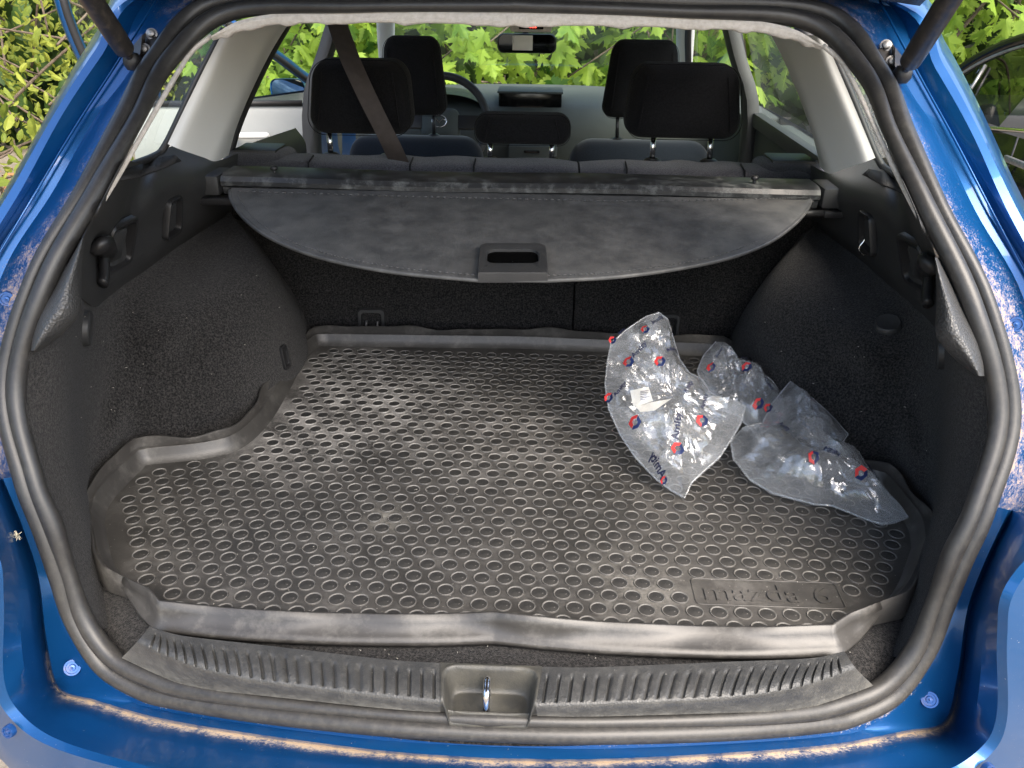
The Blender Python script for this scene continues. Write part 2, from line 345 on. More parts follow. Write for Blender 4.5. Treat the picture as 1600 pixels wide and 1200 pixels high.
seal.tube(P, rr, 12, closed=True, A=d)
P2, rr2 = loop(GRV, INN, .010, .98); seal.tube(P2, rr2, 12, closed=True, A=d*.8)
seal.build('weatherstrip', M['rubber'], CAR, sharp=0, dust=True)

# quarter panel flange and channel round the opening
R0 = [(800,2),(560,4),(345,10),(252,100),(205,185),(140,295),(58,435),(15,600),(42,742),(60,790)]
R1 = [(800,-16),(560,-14),(322,-2),(228,88),(180,182),(119,300),(44,430),(-2,600),(25,742),(42,790)]
R2 = [(800,-45),(540,-45),(288,-25),(202,112),(150,182),(82,300),(5,425),(-45,600),(-5,748),(20,795)]
R3 = [(800,-60),(530,-60),(256,-18),(182,100),(122,192),(58,297),(-22,430),(-75,600),(-35,750),(2,797)]
R3b = [(800,-62),(528,-62),(250,-17),(176,97),(116,189),(52,295),(-28,430),(-80,600),(-40,750),(-2,797)]
R4 = [(800,-85),(520,-85),(228,-10),(160,85),(98,178),(35,293),(-45,430),(-110,600),(-60,760),(-25,800)]
R5 = [(800,-90),(520,-90),(214,-8),(149,78),(87,174),(22,288),(-62,430),(-130,600),(-75,765),(-40,803)]
offs = [.014, .022, .034, .020, .010, -.016, -.024]
rails = [symc([PO(*p, o) for p in R]) for R, o in zip((R0, R1, R2, R3, R3b, R4, R5), offs)]
for r in rails: r[-1] = PO(*[(60,790),(42,790),(20,795),(2,797),(-2,797),(-25,800),(-40,803)][[id(q) for q in rails].index(id(r))], .055)
c0 = np.array([0, 0, .95]); last = rails[-1]
n = last-c0; n[:, 1] = 0; n[-1] = 0; n[-1][1] = 1; n /= np.linalg.norm(n, axis=1)[:, None]
rails.append(last + n*.010 + [0, .016, 0]); rails.append(last + n*.045 + [0, .10, 0])
dustc = np.zeros((len(rails), 10)); dustc[0] = .5; dustc[1] = [.5,.55,.75,.45,.55,.75,1.0,.95,.8,.5]; dustc[2] = [.3,.35,.55,.08,.03,.05,.40,.9,.8,.2]; dustc[3] = [.1,.2,.3,.12,.03,.05,.08,.8,.7,.1]; dustc[4] = [.1,.1,.2,.03,.02,.02,.04,.7,.6,.1]; dustc[5, 7:9] = .5
dustc *= .75
G = loft(rails, 8, 2); D = lin(np.stack([crs(dustc[i][:, None], 8)[:, 0] for i in range(len(rails))]), 2)
mb = MB(); mb.grid(G, A=np.clip(D, 0, 1).ravel()); mb.grid(G*MX, flip=True, A=np.clip(D, 0, 1).ravel())
e0 = rails[-1][5:10]; e1 = np.array([(-.60-.12*np.clip((1.20-p[2])/.35, 0, 1), p[1]+.12, p[2]-.01) for p in e0]); e2 = np.array([(-.64-.10*np.clip((1.20-p[2])/.35, 0, 1), max(p[1]+.2, 1.05), p[2]-.01) for p in e0])
Gq = loft([e0, e1, e2], 6, 4, 'crs'); mb.grid(Gq); mb.grid(Gq*MX, flip=True)     # panel turning forward from the rim
SHELL = mb.build('body_shell', M['paint'], CAR, sharp=28, dust=True)
for K in (np.ones(3), MX):                   # sealant bead down each channel
    b = MB(); b.tube(crs(np.array([PO(*p, .013) for p in R3[2:7]])*K, 8), .0016, 6); b.build('sealant_bead', M['paint'], SHELL, sharp=0)
# body sides, forward of the opening
side = np.array([[(-.70,.95,.42),(-.74,1.3,.40),(-.83,2.0,.38),(-.85,3.0,.38),(-.84,4.2,.40),(-.78,4.9,.45)],
                 [(-.73,.95,.62),(-.80,1.3,.62),(-.86,2.0,.62),(-.88,3.0,.62),(-.87,4.2,.62),(-.80,4.9,.62)],
                 [(-.72,.98,.80),(-.78,1.3,.82),(-.84,2.0,.82),(-.86,3.0,.82),(-.84,4.2,.80),(-.76,4.9,.76)],
                 [(-.69,1.05,.92),(-.73,1.3,.935),(-.78,2.0,.94),(-.79,3.0,.93),(-.76,4.2,.90),(-.66,4.9,.84)]])
G = loft(side, 6, 4, 'crs'); mb = MB(); mb.grid(G*MX, flip=True); q_ = [int(np.argmin(abs(G[0, :, 1]-v))) for v in (1.75, 3.9)]; mb.grid(G[:, :q_[0]+1]); mb.grid(G[:, q_[1]:]); mb.grid(G[:7, q_[0]:q_[1]+1])
mb.build('body_side', M['paint'], CAR, dust=True)
# bonnet in front of the windscreen
bn = np.array([[(x, y, z - .07*(x/.75)**2) for x in (-.76, -.4, 0, .4, .76)] for y, z in ((4.15, .80), (4.5, .77), (4.9, .70), (5.0, .55))])
mb = MB(); mb.grid(loft(bn, 4, 3, 'crs')); mb.build('bonnet', M['paint'], CAR, dust=True)
# roof skin with headliner
rf = np.array([[(x, y, z - .05*(x/.6)**2) for x in np.array((-.60, -.4, 0, .4, .60))*xk] for y, z, xk in ((1.17, 1.335, .78), (1.5, 1.37, .90), (2.2, 1.40, 1), (3.0, 1.385, 1), (3.35, 1.35, 1))])
mb = MB(); mb.grid(loft(rf, 4, 4, 'crs')); mb.build('roof', M['paint'], CAR, dust=True)
# bumper
B = [([(44,745),(78,832),(101,900),(125,975),(170,1033),(237,1070),(287,1082),(400,1104),(600,1124),(800,1136)], .012),
     ([(26,745),(57,828),(82,900),(105,965),(150,1046),(200,1084),(250,1101),(400,1124),(600,1146),(800,1157)], .024),
     ([(22,745),(54,830),(79,902),(102,970),(140,1045),(195,1090),(250,1109),(400,1133),(600,1157),(800,1168)], .022),
     ([(5,748),(38,830),(61,905),(73,1000),(93,1074),(150,1094),(250,1122),(400,1147),(600,1173),(800,1186)], .010),
     ([(2,748),(35,831),(58,906),(70,1002),(90,1077),(148,1098),(248,1127),(400,1152),(600,1178),(800,1191)], .020),
     ([(-6,750),(28,835),(50,910),(62,1008),(82,1085),(143,1110),(245,1140),(400,1166),(600,1190),(800,1204)], .002),
     ([(-40,755),(10,845),(28,925),(36,1030),(52,1098),(112,1138),(235,1172),(400,1202),(600,1228),(800,1243)], -.038),
     ([(-80,760),(-6,860),(6,940),(6,1060),(32,1114),(92,1156),(220,1194),(400,1232),(600,1258),(800,1274)], -.066)]
br = [np.array([PO(*p, o) for p in R]) for R, o in B]
for r in br: r[-1][0] = 0
br.append(np.array([PO(*p, -.076) for p in [(-95,765),(-22,866),(-10,945),(-10,1066),(16,1122),(78,1166),(212,1206),(400,1246),(600,1272),(800,1288)]]))
br.append(np.array([PO(*p, -.082) for p in [(-150,780),(-90,880),(-58,980),(-50,1090),(-26,1152),(30,1204),(180,1244),(400,1280),(600,1305),(800,1320)]]))
br.append(br[-1] + np.array([.03, .05, -.25]))
for r in br: r[-1][0] = 0
bd = np.zeros((len(br), 10)); bd[0] = .7; bd[1] = .5; bd[2] = .05; bd[3] = .03; bd[4] = [.05,.05,.1,.3,.8,1,1,1,1,1]; bd[5] = [.03,.03,.05,.08,.12,.14,.14,.14,.14,.14]; bd[6] = .02; bd[7] = .05; bd[8] = .08; bd[9] = .16; bd[10] = .3
bd[5, :4] = .1
G = loft(br, 8, 3); D = lin(np.stack([crs(bd[i][:, None], 8)[:, 0] for i in range(len(br))]), 3)
mb = MB(); mb.grid(G, A=np.clip(D, 0, 1).ravel()); mb.grid(G*MX, flip=True, A=np.clip(D, 0, 1).ravel())
w0 = br[9][:6]; w1 = np.array([(min(p[0]-.05, -.66), p[1]+.14, p[2]) for p in w0]); w2 = np.array([(-.74, 1.06, p[2]) for p in w0]); w0b = br[10][:6]; w1b = w1-[0, 0, .25]; w2b = w2-[0, 0, .25]
for Gw in (loft([w0, w1, w2], 6, 4, 'crs'), loft([w0b, w1b, w2b], 6, 4, 'crs')): mb.grid(Gw, flip=True); mb.grid(Gw*MX)
Gw = np.stack([loft([w0, w1, w2], 6, 4, 'crs')[:, -1], loft([w0b, w1b, w2b], 6, 4, 'crs')[:, -1]]); mb.grid(Gw); mb.grid(Gw*MX, flip=True)
BUMP = mb.build('bumper', M['bumper'], CAR, sharp=26, dust=True)
def disc_part(name, px, py, off, r, m, parent, nrm=(0, -1, .35), prof=None, mirror=False, lift=0.0):
    p = PO(px, py, off)
    if mirror: p = p*MX; nrm = (-nrm[0], nrm[1], nrm[2])
    R = Vector(nrm).normalized().to_track_quat('Z', 'X').to_matrix()
    pr = prof or [(r*1.02, -.004), (r, .001), (r*.94, .0026), (r*.74, .0026), (r*.70, .0012), (r*.42, .0012), (r*.36, .0030), (r*.12, .0030), (0.0005, .0034)]
    b = MB(); b.lathe(pr, p+np.array(Vector(nrm).normalized())*lift, R=R, seg=20); return b.build(name, m, parent)
for mir in (0, 1):
    disc_part('plug', 115, 1041, .020, .0105, M['cap'], BUMP, (.35, -.75, .55), mirror=mir, lift=.009)
    disc_part('screw_cap', 22, 1137, -.080, .008, M['cap'], BUMP, (-.2, -.9, .25), mirror=mir, lift=.008)
    disc_part('body_plug', 14, 466, .034, .009, M['cap'], SHELL, (.25, -.9, .2), mirror=mir, lift=.006)

# tailgate, swung up over the boot (out of the picture) and its two gas struts
tg = np.array([[(-.54, 1.26, 1.345), (-.28, 1.24, 1.375), (0, 1.23, 1.385), (.28, 1.24, 1.375), (.54, 1.26, 1.345)],
               [(-.56, .70, 1.66), (-.28, .64, 1.69), (0, .62, 1.70), (.28, .64, 1.69), (.56, .70, 1.66)],
               [(-.58, .36, 1.86), (-.29, .28, 1.90), (0, .26, 1.91), (.29, .28, 1.90), (.58, .36, 1.86)],
               [(-.54, .02, 1.93), (-.27, -.06, 1.97), (0, -.08, 1.98), (.27, -.06, 1.97), (.54, .02, 1.93)]])
Gt = loft(tg, 4, 4, 'crs'); mb = MB(); mb.grid(Gt, mi=0); mb.grid(Gt-[0, .02, .05], flip=True, mi=1)
mb.build('tailgate', [M['paint'], M['plastic']], CAR)
for s in (0, 1):
    K = MX if s else np.ones(3)
    ball = PO(207, 96, -.005); top = PO(207, 96, -.005) + (PY(135, -28, .86) - ball)
    top = PY(104, -60, 1.0)
    dirv = (top-ball)/np.linalg.norm(top-ball)
    b = MB(); P = [ball*K, (ball+dirv*.016)*K]; b.tube(P, .0052, 10)
    b.tube([ball*K, (ball+dirv*.03)*K], .0045, 10); b.tube([(ball+dirv*.020)*K, (ball+dirv*.026)*K, (ball+dirv*.05)*K, (ball+dirv*.6)*K], [.006, .0125, .0132, .0132], 16)
    strut = b.build('gas_strut', M['strut'], CAR)
    b = MB(); b.lathe([(.0005, -.012), (.008, -.010), (.0115, -.004), (.0115, .004), (.008, .010), (.0005, .012)], ball*K, seg=16); b.build('ball_socket', M['plastic_smooth'], strut)
    # bracket plate: flat plate with an upstanding ear, two bolts
    q = [PO(*p, .020)*K for p in ((232, 45), (250, 60), (232, 100), (212, 108), (218, 70))]
    q2 = [v + np.array([0, -.004, 0]) for v in q]
    b = MB(); b.add(q+q2, [tuple(range(4, -1, -1)), tuple(range(5, 10))]+[(i, (i+1) % 5, 5+(i+1) % 5, 5+i) for i in range(5)])
    e = [PO(*p, .010)*K for p in ((229, 50), (207, 76), (212, 100), (224, 82))]; e2 = [PO(*p, -.006)*K for p in ((222, 55), (207, 72), (212, 92), (219, 84))]
    b.add(e+e2, [(3, 2, 1, 0), (4, 5, 6, 7)]+[(i, (i+1) % 4, 4+(i+1) % 4, 4+i) for i in range(4)])
    br_ = b.build('bracket', M['strut'], strut)
    for px, py in ((238, 54), (227, 78)):
        disc_part('bolt', px, py, .015, .006, M['steel'], strut, (.1, -.9, .35), mirror=s, prof=[(.0078, -.003), (.0078, .001), (.0055, .0015), (.0052, .0055), (.004, .0065), (.0005, .0066)], lift=.002)

# thin beige edge of the pillar lining just inside the seal, and the felt headliner end across the top
for s in (0, 1):
    K = MX if s else np.ones(3)
    b = MB(); P = crs([PO(*p, .03)*K for p in ((330, 56), (300, 80), (275, 118), (246, 168), (205, 240), (172, 296), (149, 332))], 5)
    b.tube(P, .0032, 8); b.build('pillar_edge', M['headliner'], CAR, sharp=0)
tp = [(800, 12), (650, 13), (525, 14), (440, 20), (375, 32), (330, 56)]
lo = [(800, 40), (650, 36), (525, 36), (440, 38), (385, 47), (338, 62)]
A = symc([PO(*p, .02) for p in tp]); A[-1] = PO(330, 56, .02); Bq = symc([PO(*p, .05) for p in lo]); Bq[-1] = PO(338, 62, .05)
mid = (A+Bq)/2 + [0, -.008, 0]
fw = Bq + [0, .10, .012]; fw2 = Bq*[1.15, 1, 1] + [0, .9, .05]; fw3 = Bq*[1.15, 1, 1] + [0, 2.15, .02]
G = loft([A, mid, Bq, fw, fw2, fw3], 8, 4, 'crs'); G[..., 2] += 0
k = np.arange(G.shape[1]); G[6:9, :, 2] -= (.0025*np.maximum(0, np.sin(k*.9)+.5*np.sin(k*2.3)))[None, :]
mb = MB(); mb.grid(G); mb.grid(G*MX, flip=True); mb.build('headliner', M['headliner'], CAR, sharp=0)

# sill trim with pressed slots, latch bowl and striker
fr = [(190,1028),(252,1057),(305,1075),(400,1086),(600,1107),(688,1113)]
md = [(214,1003),(272,1030),(322,1046),(410,1062),(600,1084),(688,1093)]
bk = [(234,979),(268,990),(312,997),(402,1007),(600,1030),(688,1036)]
SZ = .640
r0 = np.array([PO(*p, .008) for p in fr]); r1 = np.array([PZ(*p, SZ) for p in md]); r2 = np.array([PZ(*p, SZ+.002) for p in bk]); r3 = r2 + [0, .004, -.004]; r4 = r2 + [0, .008, -.03]
G0 = np.stack([crs(r, 60) for r in (r0, r1, r2)]); G0 = crs(G0, 22)
nr, nc = G0.shape[:2]
arc = np.concatenate([[0], np.cumsum(np.linalg.norm(np.diff(G0[nr//2], axis=0), axis=1))]); tot = arc[-1]
ph = (arc/tot)*27.0; slot = np.clip((.15-np.abs((ph % 1)-.5))/.08, 0, 1); slot[ph < .6] = 0; slot[ph > 26.6] = 0
vv = np.arange(nr)/22.0                      # 0 front edge, 1 mid line, 2 back edge
wv = np.clip((vv-1.0)/.12, 0, 1)*np.clip((1.82-vv)/.12, 0, 1)
G0[..., 2] -= .0040*wv[:, None]*slot[None, :]
Gb = np.stack([crs(r, 60) for r in (r2, r3, r4)])
for s in (0, 1):
    K = MX if s else np.ones(3); mb = MB()
    dd = np.repeat(np.clip(1-vv/.9, 0, 1)[:, None]*.55, nc, 1)+.06
    mb.grid(G0*K, flip=bool(s), A=dd.ravel()); mb.grid(Gb*K, flip=bool(s)); mb.build('sill_trim', M['sill'], CAR, dust=True, sharp=60)
xa = G0[:, -1]; prof = crs(np.array([r0[-1], r1[-1], r2[-1]]), 10); w = abs(prof[:, 0]).max()
us = np.linspace(-1, 1, 45); prof = crs(prof, 3); Gr = []
for i, p in enumerate(prof):
    t = i/(len(prof)-1); row = []
    for u in us:
        q = ((abs(u)/.95)**7+(abs((t-.50)/.47))**7)**(1/7)       # rounded rectangle
        dv = min(1, max(0, (1-q)/.16)); dv = dv*dv*(3-2*dv); lip = math.exp(-((q-1.0)/.03)**2)*.0012
        row.append((abs(p[0])*u, p[1], p[2]+.001-.032*dv+lip))
    Gr.append(row)
mb = MB(); mb.grid(np.array(Gr)); bowl = mb.build('latch_bowl', M['bowl'], CAR, sharp=0)
prof = prof[::3]
lz = prof[4]; b = MB(); b.tube(crs([(0-.003, lz[1]+.010, lz[2]-.03), (-.003, lz[1]+.010, lz[2]+.006), (-.003, lz[1]+.018, lz[2]+.012), (-.003, lz[1]+.032, lz[2]+.010), (-.003, lz[1]+.036, lz[2]-.03)], 5), .0042, 10)
b.build('striker', M['chrome'], bowl, sharp=0)
b = MB(); b.lathe([(.0005, .0012), (.012, .001), (.013, -.001)], (-.003, lz[1]+.012, lz[2]-.030), seg=14); b.lathe([(.0005, .0012), (.009, .001), (.010, -.001)], (-.003, lz[1]+.032, lz[2]-.030), seg=14); b.build('striker_slot_shade', M['hole_shade'], bowl)  # flat black discs painting the darkness of the slots under the striker
# carpeted floor of the boot
b = MB(); b.grid(np.array([[(x, (yopen(x, .6)+dy if dy < .5 else 1.72), z) for x in np.linspace(-.62, .62, 31)*xk] for dy, z, xk in ((.010, .570, .79), (.03, .588, .81), (.07, .606, .86), (.13, .612, .93), (.22, .612, 1), (1, .612, 1))])); b.build('boot_floor', M['carpet'], CAR)
b = MB(); b.box((-.50, .90, .40), (.50, 1.75, .59), .01); b.build('floor_pan', M['paint'], CAR)

# side linings of the boot: carpet over the wheel arch
cols = [[PO(p[0], p[1], .012) for p in ((150, 985), (112, 890), (62, 742), (37, 600), (60, 510))],
        [PO(186, 966, .09), PO(153, 885, .10), PO(112, 742, .10), PO(101, 625, .10), PO(108, 480, .10)],
        [PX(168, 870, -.60), PX(150, 790, -.615), PX(138, 690, -.625), PX(138, 590, -.62), PX(152, 430, -.63)],
        [PZ(203, 712, .61), PX(195, 650, -.61), PX(193, 590, -.615), PX(200, 500, -.62), PX(220, 385, -.65)],
        [PZ(290, 702, .61), PY(270, 640, 1.19), PY(262, 575, 1.22), PY(268, 485, 1.27), PX(285, 345, -.66)],
        [PZ(395, 660, .61), PY(385, 585, 1.30), PY(372, 510, 1.33), PY(350, 420, 1.42), PX(338, 310, -.66)],
        [PZ(468, 590, .61), PY(463, 530, 1.47), PY(446, 470, 1.47), PY(412, 405, 1.50), PY(366, 340, 1.60)],
        [PZ(494, 535, .61), PY(482, 505, 1.68), PY(460, 460, 1.69), PY(425, 410, 1.70), PY(380, 345, 1.70)]]
Gl = loft(np.array(cols), 6, 6, 'crs'); LB = bvh(Gl)
for s in (0, 1):
    K = MX if s else np.ones(3); mb = MB(); mb.grid(Gl*K, flip=not s); lin_ = mb.build('side_lining', M['carpet'], CAR, sharp=0)
    # moulded plugs in the carpet
    def plug(px, py, x, r, nrm):
        p, n_ = hit(LB, px, py); p = p*K; nn = Vector(n_*K); R = nn.normalized().to_track_quat('Z', 'Y').to_matrix()
        b = MB(); b.lathe([(r*1.05, -.004), (r, .003), (r*.9, .005), (r*.8, .004), (.0005, .004)], p+np.array(nn.normalized())*.004, R=R, seg=20); b.build('fixing_plug', M['plastic'], lin_)
    plug(132, 513, -.600, .025, (1, -.25, .05))
    plug(228, 480, -.606, .020, (1, -.25, .15)) if s else None
    c, nn = hit(LB, 444, 558); tu = np.cross([0, 0, 1.], nn); tu /= np.linalg.norm(tu); tv = np.cross(nn, tu)
    O = rrect(-.011, .011, -.024, .024, .007, 4)
    mb = MB(); mb.grid(np.array([[(c+nn*d_+tu*u*k_+tv*v*k_)*K for u, v in O] for k_, d_ in ((1, -.002), (1, .004), (.9, .005), (.7, .004), (.66, .001), (.02, .001))]), closed=True, flip=bool(s)); mb.build('tie_down_cover', M['plastic_smooth'], lin_, sharp=35)
    # textured corner piece beside the seal
    se = [(128, 372), (107, 410), (84, 452), (68, 474), (57, 497), (50, 527), (47, 548)]
    ie = [(131, 372), (128, 420), (127, 450), (124, 490), (100, 520), (78, 538), (62, 548)]
    m1 = [((a[0]*.55+c[0]*.45), (a[1]*.55+c[1]*.45)) for a, c in zip(se, ie)]
    G = loft([[PO(*p, .020)*K for p in se], [PO(*p, -.002)*K for p in m1], [PO(*p, .045)*K for p in ie], [(PO(*p, .10)+[-.02, 0, 0])*K for p in ie]], 4, 4, 'crs')
    mb = MB(); mb.grid(G, flip=bool(s)); mb.build('corner_trim', M['grain'], CAR, sharp=0)
    # upper plastic side trim: shelf under the window, rolled edge, upright face
    tc = [[PO(186, 262, .018), PO(162, 305, .020), PO(146, 335, .022), PO(130, 372, .022), PO(112, 412, .022), PO(98, 440, .03)],
          [PO(196, 250, .03), PO(172, 300, .04), PO(158, 335, .05), PX(150, 385, -.60), PX(152, 445, -.605), PX(152, 480, -.63)],
          [PX(222, 254, -.606), PX(205, 302, -.585), PX(193, 335, -.585), PX(183, 380, -.60), PX(190, 424, -.61), PX(190, 450, -.64)],
          [PX(252, 237, -.606), PX(243, 288, -.585), PX(238, 318, -.585), PX(236, 350, -.60), PX(240, 392, -.61), PX(240, 420, -.64)],
          [PX(280, 228, -.606), PX(276, 276, -.585), PX(275, 300, -.585), PX(276, 330, -.60), PX(282, 368, -.61), PX(282, 390, -.64)],
          [PX(335, 250, -.585), PX(330, 272, -.58), PX(330, 290, -.58), PX(332, 310, -.59), PX(340, 338, -.60), PX(340, 360, -.64)],
          [PX(372, 240, -.585), PX(372, 262, -.58), PX(372, 280, -.58), PX(374, 300, -.59), PX(380, 330, -.60), PX(380, 345, -.64)]]
    Gs = loft(np.array(tc), 5, 6, 'crs'); TB = bvh(Gs)
    mb = MB(); mb.grid(Gs*K, flip=not s); trim = mb.build('side_trim', M['plastic'], CAR, sharp=0)
    # ribbed speaker strip on the shelf
    mb = MB(); A_, B_ = [np.array([PX(*p, -.592) for p in q]) for q in (((190, 266), (225, 255), (252, 246), (272, 243)), ((180, 283), (218, 276), (248, 266), (282, 252)))]
    A_ = crs(A_, 14); B_ = crs(B_, 14)
    for u_ in np.linspace(0, 1, 46):
        i_ = u_*3; j_ = min(int(i_), 2); f_ = i_-j_; q1 = ((190, 266), (225, 255), (252, 246), (272, 243)); q2 = ((180, 283), (218, 276), (248, 266), (282, 252))
        e1 = [q1[j_][k]*(1-f_)+q1[j_+1][k]*f_ for k in (0, 1)]; e2 = [q2[j_][k]*(1-f_)+q2[j_+1][k]*f_ for k in (0, 1)]
        (a, na_), (c, nc_) = hit(TB, *e1), hit(TB, *e2); mb.tube([(a+na_*.001)*K, (c+nc_*.001)*K], .0013, 5)
    mb.build('speaker_grille', M['rubber_dark'], trim, sharp=0)
    # recessed grips: frame, dark recess and the flap in it
    for ctr, hw, hh, ang, tilt in (((179, 381), .046, .042, 8, 1), ((264, 338), .032, .036, 5, 0)):
        c, nn = hit(TB, *ctr); tu = np.array([0, 1., 0]); tu -= nn*np.dot(tu, nn); tu /= np.linalg.norm(tu); tv = np.cross(nn, tu); tv *= np.sign(tv[2])
        def loc(u, v, d): return (c+nn*(d+.004)+tu*u+tv*v)*K
        O = rrect(-hw, hw, -hh, hh, .012, 5, .18)
        ring = [[loc(u*k_, v*k_, d_) for u, v in O] for k_, d_ in ((1.0, -.002), (1.0, .006), (.95, .009), (.84, .008), (.80, .001), (.78, -.012))]
        mb = MB(); mb.grid(np.array(ring), closed=True, flip=not s); fr_ = mb.build('grip_frame', M['plastic_smooth'], trim, sharp=35)
        mb = MB(); I = [loc(u*.8, v*.8, -.004) for u, v in O]; mb.add(I, [tuple(range(len(I)))] ); mb.build('recess', M['rubber_dark'], fr_)
        fl = rrect(-hw*.55, hw*.35, -hh*.62, hh*.62, .005, 4)
        mb = MB(); mb.grid(np.array([[loc(u, v, d_) for u, v in fl*k_] for d_, k_ in ((-.006, 1), (.002, 1), (.004, .9), (.004, .02))]), closed=True, flip=not s); mb.build('flap', M['plastic'], fr_)
    # load cover hook by the corner trim
    h = [(hit(TB, max(p[0], 152), p[1])[0]+hit(TB, max(p[0], 152), p[1])[1]*.012+np.array([0, (p[0]-max(p[0], 152))*.0012, 0]))*K for p in ((134, 372), (148, 369), (157, 378), (158, 392), (150, 396), (147, 402), (148, 430), (143, 440))]
    mb = MB(); mb.tube(crs(h, 4), [.015]*12+[.011]*(len(crs(h, 4))-12), 8, squash=.7); mb.build('cover_hook', M['plastic_smooth'], trim, sharp=0)

# grey trim on the pillar between quarter glass and door glass, both sides
pc = [[PX(352, 42, -.52), PX(334, 78, -.535), PX(308, 130, -.555), (PX(281, 185, -.575)), PX(262, 225, -.59)],
      [PX(372, 41, -.505), PX(356, 78, -.520), PX(330, 132, -.54), PX(303, 190, -.56), PX(283, 234, -.575)],
      [PX(410, 40, -.495), PX(390, 78, -.51), PX(364, 135, -.53), PX(340, 195, -.55), PX(318, 246, -.565)],
      [PX(438, 38, -.495), PX(412, 80, -.51), PX(385, 136, -.53), PX(360, 197, -.55), PX(337, 252, -.565)],
      [PX(450, 38, -.53), PX(424, 80, -.545), PX(396, 136, -.565), PX(371, 195, -.585), PX(357, 243, -.60)]]
Gp = loft(np.array(pc), 5, 5, 'crs')
for s in (0, 1):
    K = MX if s else np.ones(3)
    mb = MB(); mb.grid(Gp*K, flip=bool(s)); mb.build('pillar_trim', M['trim_grey'], CAR, sharp=0)
    # outside of the same pillar
    mb = MB(); mb.grid((Gp+[-.042, .13, -.01])*K, flip=not s); mb.build('pillar_skin', M['paint'], CAR, sharp=0)
    # black frit edge round quarter glass and the glass itself
    e = [PX(*p, x)*K for p, x in (((349, 46), -.53), ((330, 82), -.545), ((304, 132), -.565), ((277, 190), -.585), ((259, 226), -.60), ((243, 243), -.61), ((188, 264), -.61))]
    mb = MB(); mb.tube(crs(e, 4), .006, 8); mb.build('window_seal', M['rubber_dark'], CAR, sharp=0)
    gq = [PX(*p, x)*K for p, x in (((352, 38), -.545), ((262, 230), -.615), ((178, 275), -.625), ((190, 240), -.62), ((320, 40), -.55))]
    b = MB(); b.add(gq, [tuple(range(5))]); b.build('quarter_glass', M['glass'], CAR)
    def Q(x, y, z): return np.array([x, y, z])*K
    if s:                                    # closed rear door
        b = MB(); b.box(np.minimum(Q(-.80, 1.80, .40), Q(-.68, 2.62, .93)), np.maximum(Q(-.80, 1.80, .40), Q(-.68, 2.62, .93)), .02); dr = b.build('rear_door', M['dash'], CAR)
        b = MB(); b.tube(crs([Q(-.675, 2.25, .86), Q(-.655, 2.28, .865), Q(-.655, 2.40, .865), Q(-.675, 2.43, .86)], 4), .009, 8); b.build('door_pull', M['plastic'], dr, sharp=0)
        b = MB(); b.box(np.minimum(Q(-.695, 1.86, .925), Q(-.665, 2.6, .965)), np.maximum(Q(-.695, 1.86, .925), Q(-.665, 2.6, .965)), .006); b.build('window_ledge', M['plastic'], dr)
        b = MB(); b.tube(crs([Q(-.70, 1.86, .94), Q(-.64, 1.98, 1.16), Q(-.58, 2.10, 1.285), Q(-.57, 2.4, 1.31), Q(-.575, 2.60, 1.30)], 5), .016, 8); b.build('window_frame', M['rubber_dark'], dr, sharp=0)
        b = MB(); b.add([Q(-.71, 1.86, .94), Q(-.585, 2.10, 1.29), Q(-.58, 2.62, 1.30), Q(-.71, 2.64, .94)], [(0, 1, 2, 3)]); b.build('pane', M['glass'], dr)
    else:                                    # black inner trim at the foot of the open doorway
        b = MB(); b.grid(loft([[PX(355, 250, -.60), PX(372, 232, -.62), PX(420, 214, -.64), PX(462, 200, -.645)], [PX(360, 262, -.58), PX(380, 250, -.60), PX(430, 238, -.62), PX(478, 225, -.625)], [PX(360, 300, -.58), PX(380, 300, -.60), PX(430, 280, -.62), PX(478, 270, -.625)]], 4, 4, 'crs')); b.build('doorway_trim', M['plastic'], CAR, sharp=0)
        b = MB(); b.tube(crs([PX(357, 243, -.62), PX(371, 195, -.605), PX(396, 136, -.585), PX(424, 80, -.565), PX(450, 36, -.55)], 5), .010, 8); b.build('doorway_seal', M['rubber_dark'], CAR, sharp=0)
    bp = np.array([[Q(-.69, 2.58, .45), Q(-.69, 2.60, .93), Q(-.63, 2.63, 1.12), Q(-.56, 2.66, 1.30)],
                   [Q(-.655, 2.58, .45), Q(-.655, 2.60, .93), Q(-.595, 2.63, 1.12), Q(-.53, 2.66, 1.30)],
                   [Q(-.65, 2.66, .45), Q(-.65, 2.67, .93), Q(-.59, 2.70, 1.12), Q(-.525, 2.72, 1.30)],
                   [Q(-.70, 2.74, .45), Q(-.70, 2.74, .93), Q(-.64, 2.76, 1.12), Q(-.575, 2.77, 1.30)]])
    b = MB(); b.grid(loft(bp, 4, 2, 'crs'), flip=bool(s)); b.build('centre_pillar', M['plastic'], CAR, sharp=60)
    ap = [Q(-.66, 3.95, .95), Q(-.60, 3.62, 1.14), Q(-.53, 3.32, 1.29), Q(-.50, 3.18, 1.32)]
    b = MB(); b.tube(crs(ap, 5), .038, 10, squash=.7); b.build('front_pillar', M['trim_grey'], CAR, sharp=0)
    if s:                                    # the closed front door on the far right
        b = MB(); b.box(np.minimum(Q(-.80, 2.76, .40), Q(-.68, 3.75, .93)), np.maximum(Q(-.80, 2.76, .40), Q(-.68, 3.75, .93)), .02); d2 = b.build('front_door', M['dash'], CAR)
        b = MB(); b.add([Q(-.71, 2.76, .93), Q(-.59, 2.78, 1.30), Q(-.56, 3.20, 1.30), Q(-.68, 3.85, .96)], [(0, 1, 2, 3)]); b.build('pane', M['glass'], d2)
        b = MB(); b.tube(crs([Q(-.70, 2.76, .93), Q(-.58, 2.78, 1.30), Q(-.55, 3.15, 1.31), Q(-.60, 3.55, 1.15), Q(-.67, 3.88, .96)], 5), .014, 8); b.build('window_frame', M['rubber_dark'], d2, sharp=0)

